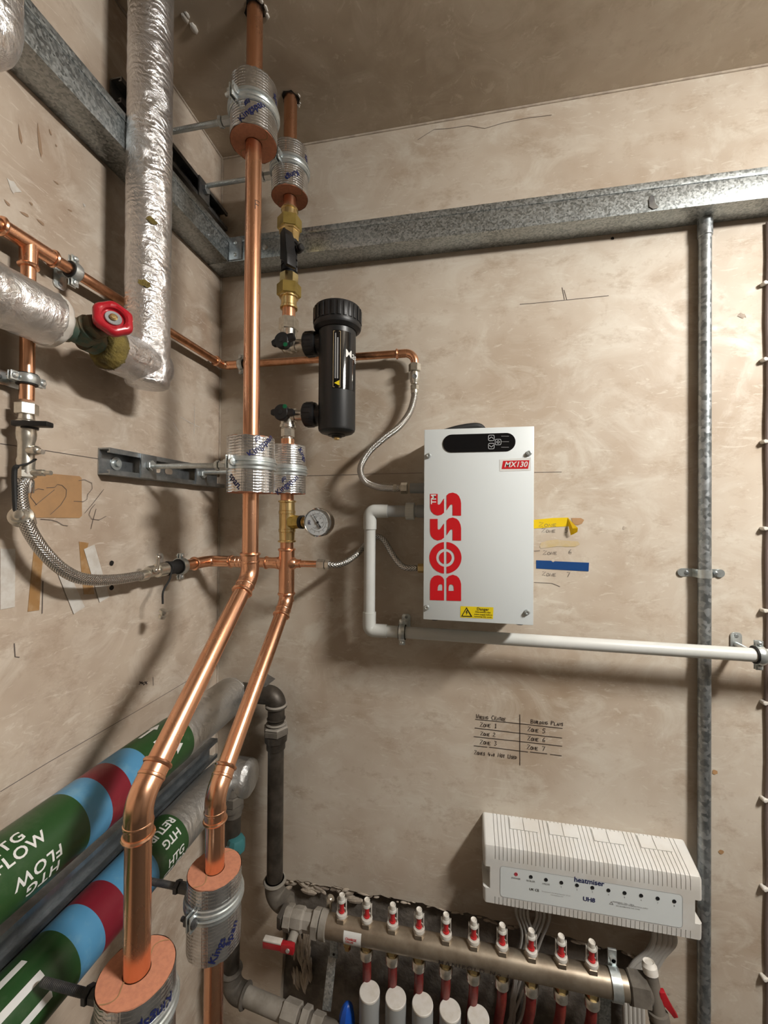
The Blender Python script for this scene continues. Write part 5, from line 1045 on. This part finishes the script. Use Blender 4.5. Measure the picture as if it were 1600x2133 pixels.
# paper tag on the bar
fa = lambda x, y: V((x, MYY-(MRR+.0006)*cos(y), MZ+(MRR+.0006)*sin(y)))
xs0, xs1 = x_port[0]+.009, x_port[0]+.043
bm = new(); A_ = [[bm.verts.new(fa(x, radians(a))) for a in range(-40, 41, 10)] for x in (xs0, xs1)]
for i in range(8): bm.faces.new((A_[0][i], A_[1][i], A_[1][i+1], A_[0][i+1]))
lb = obj('paper_label', bm, 'white_print', bar); decal('red_lettering', text2d('CHARGE\nVALVE', .0055, .02, 0, 'LEFT'), lambda x, y: V((xs0+.004+x, *fa(0, radians(0)+y/MRR)[1:]))+V((0, -.0005, 0)), 'red_print', lb, .003)
decal('marker_lettering', text2d('MANIFOLD No 1', .0135, .01, .1, 'LEFT', 1.3), lambda x, y: (lambda q: V((x_port[3]+.036+x, q.y-.0003, q.z)))(fa(0, radians(-18)+y/MRR)), 'marker', bar, .004)
# left end: union, ball valve with red lever
xm = x_port[0]-.030; t = thing('ball_valve', 'dusty ball valve with a red lever at the left end of the manifold', 'valve', (xm-.05, MYY, MZ-.03))
bm = new(); lathe(bm, (xm-.012, MYY, MZ), (1, 0, 0), [(0, .021), (.001, .0235), (.013, .0235), (.014, .021)], 32); obj('collar', bm, 'iron_light', t)
bm = new(); hexn(bm, (xm-.028, MYY, MZ), (xm-.013, MYY, MZ), .0245); obj('union_nut', bm, 'iron_light', t)
bm = new(); lathe(bm, (xm-.085, MYY, MZ), (1, 0, 0), [(0, .018), (.001, .0215), (.014, .0215), (.015, .0185), (.022, .0205), (.036, .0205), (.040, .0175), (.057, .0175)], 8); obj('valve_body', bm, 'iron_light', t)
lc = V((xm-.060, MYY-.018, MZ-.010)); bm = new(); cyl(bm, lc+V((0, .014, 0)), lc+V((0, -.016, -.004)), .0085, n=20); obj('spindle', bm, 'iron_light', t)
bm = new(); box(bm, lc+V((-.004, -.021, -.006)), (.028, .010, .017), None, .002); prism(bm, [(-.052, -.008), (-.014, -.006), (-.014, .007), (-.052, .005)], lc+V((0, -.016, -.005)), (1, 0, 0), UP, .010, .001); lv_ = obj('lever', bm, 'red_plastic', t)
bm = new(); box(bm, lc+V((-.033, -.021, .002)), (.036, .011, .003), None, .0005); obj('dusty_top', bm, 'tape_white', lv_)
bm = new(); lathe(bm, lc+V((-.001, -.026, -.006)), (0, -1, 0), [(0, .004), (.002, .0036), (.0024, 0)], 14); obj('lever_screw', bm, 'zinc', lv_)
p = bw(687, 1868, MYY+.02); t = thing('air_vent', 'small chrome vent screw behind the first flow meter', 'fitting', (xm-.004, MYY+.02, MZ+.018))
bm = new(); o = V((xm-.002, MYY+.022, MZ+.010)); cyl(bm, o, o+UP*.018, .006, n=16); obj('vent_body', bm, 'nickel', t)
bm = new(); lathe(bm, o+UP*.016, (.5, .2, .9), [(0, .0075), (.007, .0075), (.009, .005), (.0092, 0)], 16); obj('vent_cap', bm, 'nickel', t)
# brackets
def strap(label, pts, w, grp='flat manifold straps'):
    t = thing('manifold_strap', label, 'bracket', pts[-1], grp); bm = new(); P = [V(p) for p in pts]
    for a, c in zip(P, P[1:]):
        d = (c-a).normalized(); box(bm, (a+c)/2, (w, .003, (c-a).length+.0015), rotm((1, 0, 0), V((0, 0, 1)).cross(d) if False else d.cross(V((1, 0, 0)))), .0004)
    obj('strap', bm, 'galvanised', t); return t
xs_ = xm+.004
ts = strap('flat zinc strap under the left end of the manifold', [(xs_, -.050, MZ-.010), (xs_, -.050, .705), (xs_-.006, -.085, .640)], .017)
bm = new(); cyl(bm, (xs_, -.0522, .712), (xs_, -.0505, .712), .0024, n=14); obj('strap_hole', bm, 'hole_black', ts)
xr_ = x_port[9]+.036
strap('flat zinc strap under the right end of the manifold', [(xr_-.004, -.050, MZ-.010), (xr_-.004, -.050, .30)], .020)
t = thing('manifold_clamp', 'zinc clamp band round the right end of the manifold', 'bracket', (xr_, MYY, MZ-.02))
bm = new(); lathe(bm, (xr_-.008, MYY, MZ), (1, 0, 0), [(0, MRR+.0004), (0, MRR+.003), (.016, MRR+.003), (.016, MRR+.0004), (0, MRR+.0004)], 36, cap=False); box(bm, (xr_, MYY+.012, MZ+MRR+.012), (.014, .004, .030), None, .0006); obj('clamp_band', bm, 'zinc', t)
bm = new(); cyl(bm, (xr_, MYY+.020, MZ+MRR+.014), (xr_, MYY+.004, MZ+MRR+.014), .0035, n=14); hexn(bm, (xr_, MYY+.010, MZ+MRR+.014), (xr_, MYY+.004, MZ+MRR+.014), .0058); obj('clamp_bolt', bm, 'zinc', t)
# right end drain valve
xe_ = x_port[9]+.056; t = thing('end_valve', 'dark manifold end valve with vent and red lever', 'valve', (xe_, MYY, MZ-.03))
bm = new(); hexn(bm, (xe_, MYY, MZ), (xe_+.030, MYY, MZ), .0255, (0, .3, 1)); lathe(bm, (xe_+.030, MYY, MZ), (1, 0, 0), [(0, .020), (.010, .012), (.018, .011)], 20); obj('valve_body', bm, 'iron_dusty', t)
o = V((xe_+.040, MYY-.006, MZ)); dn = V((.12, -.25, -1)).normalized(); bm = new(); lathe(bm, o-dn*.030, dn, [(0, .010), (.05, .0115), (.051, .015), (.060, .0155), (.061, .0125), (.064, .0125), (.065, .0155), (.072, .0150), (.073, 0)], 22); obj('drain_outlet', bm, 'iron_dusty', t)
bm = new(); lathe(bm, o-dn*.030, -dn, [(0, .0115), (.010, .0115), (.013, .0095), (.016, .0085), (.0145, .006), (.0145, 0)], 18); obj('vent_cap', bm, 'white_cap', t)
bm = new(); prism(bm, [(.010, .008), (.018, .010), (.028, -.010), (.038, -.026), (.031, -.029), (.020, -.014), (.010, -.008)], V((xe_+.034, MYY-.006, MZ+.006)), (1, 0, 0), UP, .008, .001); obj('lever', bm, 'red_plastic', t)
# ---- red floor heating pipes
for k in range(1, 10):
    x = x_port[k]; o = V((x, MYY, MZ-MRR+.002))
    which = ['first', 'second', 'third', 'fourth', 'fifth', 'sixth', 'seventh', 'eighth', 'ninth'][k-1]
    t = thing('heating_pipe', which+' red floor heating pipe from the left under the manifold', 'pipe', (x, MYY+.04, .1), 'red floor heating pipes')
    bm = new(); tube(bm, spline([o-UP*.022, o-UP*.060+V((0, .004, 0)), o-UP*.15+V((-.006, .028, 0)), o-UP*.30+V((-.012, .045, 0)), o-UP*.50+V((-.014, .050, 0)), V((x-.014, MYY+.050, .02))], 6), .0085, 14); obj('tube', bm, 'red_pipe', t)
    bm = new(); hexn(bm, o, o-UP*.010, .0112); obj('adapter', bm, 'brass', t)
    bm = new(); lathe(bm, o-UP*.010, -UP, [(0, .0118), (.003, .0132), (.009, .0132), (.010, .0120), (.0155, .0126), (.018, .009)], 20); obj('compression_nut', bm, 'nickel', t)
# ---- lower manifold actuators, only their tops in view
AY = -.098
acts = [(770, 2065), (823, 2083), (880, 2103), (937, 2121), (993, 2138)]
for k, (px, py) in enumerate(acts):
    p = bw(770, 2065, AY); x = p.x+.0495*k; z = p.z
    t = thing('valve_actuator', ['first', 'second', 'third', 'fourth', 'fifth', 'sixth'][k]+' round valve actuator from the left at the bottom edge', 'actuator', (x, AY, z-.06), 'round valve actuators')
    bm = new(); lathe(bm, (x, AY, z-.070), UP, [(0, .017), (.002, .0192), (.066, .0192), (.068, .0188)], 36); bd_ = obj('actuator_body', bm, 'grey_plastic', t)
    bm = new(); lathe(bm, (x, AY, z-.003), UP, [(0, .0192), (.001, .0194), (.003, .0190), (.0036, .0180), (.0036, 0)], 36); obj('top_cap', bm, 'white_cap', t)
t = thing('lower_manifold', 'lower return manifold bar mostly below the picture', 'manifold', (x_port[0], -.090, .60)); zl_ = bw(770, 2065, AY).z-.095
bm = new(); lathe(bm, (x_port[0]+.02, AY, zl_), (1, 0, 0), [(0, .015), (.001, .0195), (.46, .0195), (.461, .015)], 30); obj('manifold_bar', bm, 'manifold_metal', t)
p = bw(716, 2105, -.095); t = thing('blue_valve_knob', 'blue plastic valve handle left of the round actuators', 'handle', p)
bm = new(); lathe(bm, p-UP*.055+V((.004, 0, 0)), V((.05, .05, 1)), [(0, .010), (.012, .016), (.040, .0155), (.056, .012), (.064, .008), (.068, .003), (.069, 0)], 8); obj('grip', bm, 'blue_handle', t)
# ------------------------------------------------------------------ iron pipes from the heating mains to the manifolds
IX, IY = bw(574, 1650, -.052).x, -.052; IR = .0163; zt1 = 1.222
t = thing('iron_pipe', 'tall dark iron pipe from the upper heating main down to the manifold', 'pipe', (IX, IY, MZ))
e0_ = V((IX, IY, MZ)); zi = lambda y: V((IX, IY, bw(574, y, IY).z))
bm = new(); cyl(bm, zi(1500), (IX, IY, MZ+.03), IR, n=28); obj('pipe', bm, 'iron', t)
bm = new(); tube(bm, fillet([(TX+.01, IY, zt1), (IX, IY, zt1), zi(1468)], .022, 10), .0195, 26); obj('elbow', bm, 'iron', t); 
for p_, r_, w_, h_ in ((zi(1468), .0195, .006, .003), (zi(1506), .018, .004, .003), (e0_+UP*.036, .0195, .008, .0038)):
    bm = new(); bead(bm, p_, UP, r_, w_, h_); obj('dusty_rim', bm, 'iron_light', t)
bm = new(); lathe(bm, zi(1472), -UP, [(0, .0172), (.022, .0172), (.023, .0190), (.025, .0190)], 26); bead(bm, zi(1472), UP, .018, .004, .004); obj('nipple', bm, 'iron', t)
bm = new(); hexn(bm, zi(1514), zi(1528), .0265); obj('union_nut', bm, 'iron_dusty', t); bm = new(); hexn(bm, zi(1510), zi(1515), .0262); obj('dusty_nut_top', bm, 'iron_light', t)
bm = new(); lathe(bm, zi(1528), -UP, [(0, .0235), (.014, .0225), (.016, .0195), (.030, .0190), (.031, .0175)], 26); obj('union_tail', bm, 'iron', t)
e0 = V((IX, IY, MZ)); e1 = V((xm-.080, MYY, MZ))
bm = new(); tube(bm, fillet([e0+UP*.038, e0, e0+V((.035, -.008, 0))], .022, 10), .0198, 26); bead(bm, e0+UP*.036, UP, .0195, .008, .0035); obj('elbow', bm, 'iron_dusty', t)
bm = new(); tube(bm, [e0+V((.030, -.007, 0)), e1+V((.003, 0, 0))], .0165, 24); hexn(bm, e1+V((-.012, .004, 0)), e1+V((-.001, 0, 0)), .0225); obj('stub', bm, 'iron_dusty', t)
bm = new(); vs = [bm.verts.new(p) for p in (bw(556, 1403, -.060), bw(574, 1414, -.055), bw(552, 1432, -.058), bw(545, 1428, -.064))]; bm.faces.new(vs); bmesh.ops.solidify(bm, geom=bm.faces[:], thickness=.0006); obj('foil_flap', bm, 'foil_dull', t)
JX, JY = bw(484, 1850, -.078).x, -.078; zj = bw(487, 2062, -.078).z
t = thing('iron_pipe', 'shorter dark iron pipe behind the rear riser with grey run at the bottom', 'pipe', (JX, JY, zj))
zk = lambda y: V((JX, JY, bw(484, y, JY).z))
bm = new(); tube(bm, fillet([(BX+.03, JY, BZ-.004), (JX-.002, JY, BZ-.004), zk(1652)], .02, 8), .019, 24); obj('elbow', bm, 'iron_dusty', t)
bm = new(); hexn(bm, zk(1652), zk(1672), .0235); lathe(bm, zk(1672), -UP, [(0, .0205), (.012, .0205), (.013, .0180), (.024, .0175)], 24); obj('union_nut', bm, 'iron_dusty', t)
bm = new(); cyl(bm, zk(1690), V((JX, JY, zj+.03)), .0155, n=24); obj('pipe', bm, 'iron', t)
bm = new(); j0 = V((JX, JY, zj)); jd = V((.99, -.12, -.0)).normalized(); tube(bm, fillet([j0+UP*.042, j0, j0+jd*.036], .022, 10), .0195, 26); bead(bm, j0+UP*.040, UP, .0190, .007, .003); bead(bm, j0+jd*.034, jd, .0190, .007, .003); obj('elbow', bm, 'iron_dusty', t)
j1 = bw(590, 2093, -.095); j1.z = zj; bm = new(); tube(bm, [j0+jd*.030, j0+jd*((j1-j0).length)], .0158, 24); obj('grey_pipe', bm, 'iron_light', t)
j2 = j0+jd*((j1-j0).length); bm = new(); hexn(bm, j2, j2+jd*.034, .0225); hexn(bm, j2+jd*.040, j2+jd*.056, .0225); hexn(bm, j2+jd*.062, j2+jd*.085, .0200); obj('unions', bm, 'iron_light', t)
bm = new(); cyl(bm, j2+jd*.034, j2+jd*.12, .0165, n=22); obj('pipe', bm, 'iron_dusty', t)
p = bw(492, 1757, -.085); t = thing('balancing_valve', 'teal plastic valve cap behind the lowest rear support block', 'handle', p-UP*.012)
bm = new(); lathe(bm, p-UP*.014, UP, [(0, .016), (.002, .018), (.020, .0175), (.026, .0145), (.028, .010), (.0285, 0)], 10); obj('cap_body', bm, 'teal', t)
decal('lettering', text2d('80', .008, .02), lambda x, y: V((p.x+x-.008, p.y-.0182, p.z+.004+y)), 'grey_print', t)
# ------------------------------------------------------------------ white cables below the wiring centre
CG = 'white cables from the wiring centre'
left = [(1076, 1895), (1085, 1897), (1092, 1899), (1100, 1900), (1118, 1903), (1125, 1904), (1133, 1905), (1144, 1908)]
wd = ['first', 'second', 'third', 'fourth', 'fifth', 'sixth', 'seventh', 'eighth']
for k, (px, py) in enumerate(left):
    a = bw(px, py-12, -.030); e = a+V((-.02-.006*k if k > 3 else .004*k, .022, -.24)); mid_ = a+V((.012 if k < 4 else -.012, .012, -.07)); low = V((e.x+random.uniform(-.06, .02), .000, e.z-.10))
    bm = new(); tube(bm, spline([a, a-UP*.02, mid_, (mid_+e)/2+V((random.uniform(-.01, .01), .004, 0)), e, low], 5), .0026, 10); tag(obj('white_cable', bm, 'cable_white'), wd[k]+' thin white cable from the left under the wiring centre', 'cable', CG)
right = [(1362, 1948), (1373, 1950), (1384, 1952), (1394, 1954), (1404, 1956)]
for k, (px, py) in enumerate(right):
    a = bw(px, py-14, -.030); P = [a, a-UP*.02, bw(px-14-2*k, py+35, -.024), bw(1318+11*k, 2010+3*k, -.020), bw(1302+8*k, 2045, -.018), bw(1300+9*k, 2085, -.016), bw(1303+9*k, 2140, -.016), V((bw(1303+9*k, 2140, -.016).x+.01, -.012, .2))]
    bm = new(); tube(bm, spline(P, 6), .0044, 12); tag(obj('white_cable', bm, 'cable_white'), wd[k]+' thick white cable from the left under the wiring centre right end', 'cable', 'thick white cables under the wiring centre')
# ------------------------------------------------------------------ clipped cable at the right edge
xk = bw(1598.5, 1000, -.004).x
bm = new(); zs_ = [2.13-k*.06 for k in range(30)]; tube(bm, [(xk+.0012*sin(k*1.7)+.001, -.0042, z) for k, z in enumerate(zs_)], .0036, 12); tag(obj('clipped_cable', bm, 'cable_mauve'), 'mauve cable clipped down the wall at the right edge', 'cable')
for k, py in enumerate((590, 749, 920, 1101, 1272, 1464, 1666, 1851, 2038)):
    p = bw(1597, py, -.006); t = thing('cable_clip', ['topmost', 'second', 'third', 'fourth', 'fifth', 'sixth', 'seventh', 'eighth', 'ninth'][k]+' white cable clip from the top on the right edge cable', 'cable clip', (xk, 0, p.z), 'white cable clips')
    bm = new(); box(bm, (xk, -.0055, p.z), (.010, .0085, .0055), None, .0012); obj('clip_body', bm, 'white_cap', t)
    bm = new(); lathe(bm, (xk-.0065, -.0005, p.z), (0, -1, 0), [(0, .0036), (.0095, .0036), (.0105, .0026), (.0108, 0)], 14); obj('clip_nail', bm, 'white_cap', t)
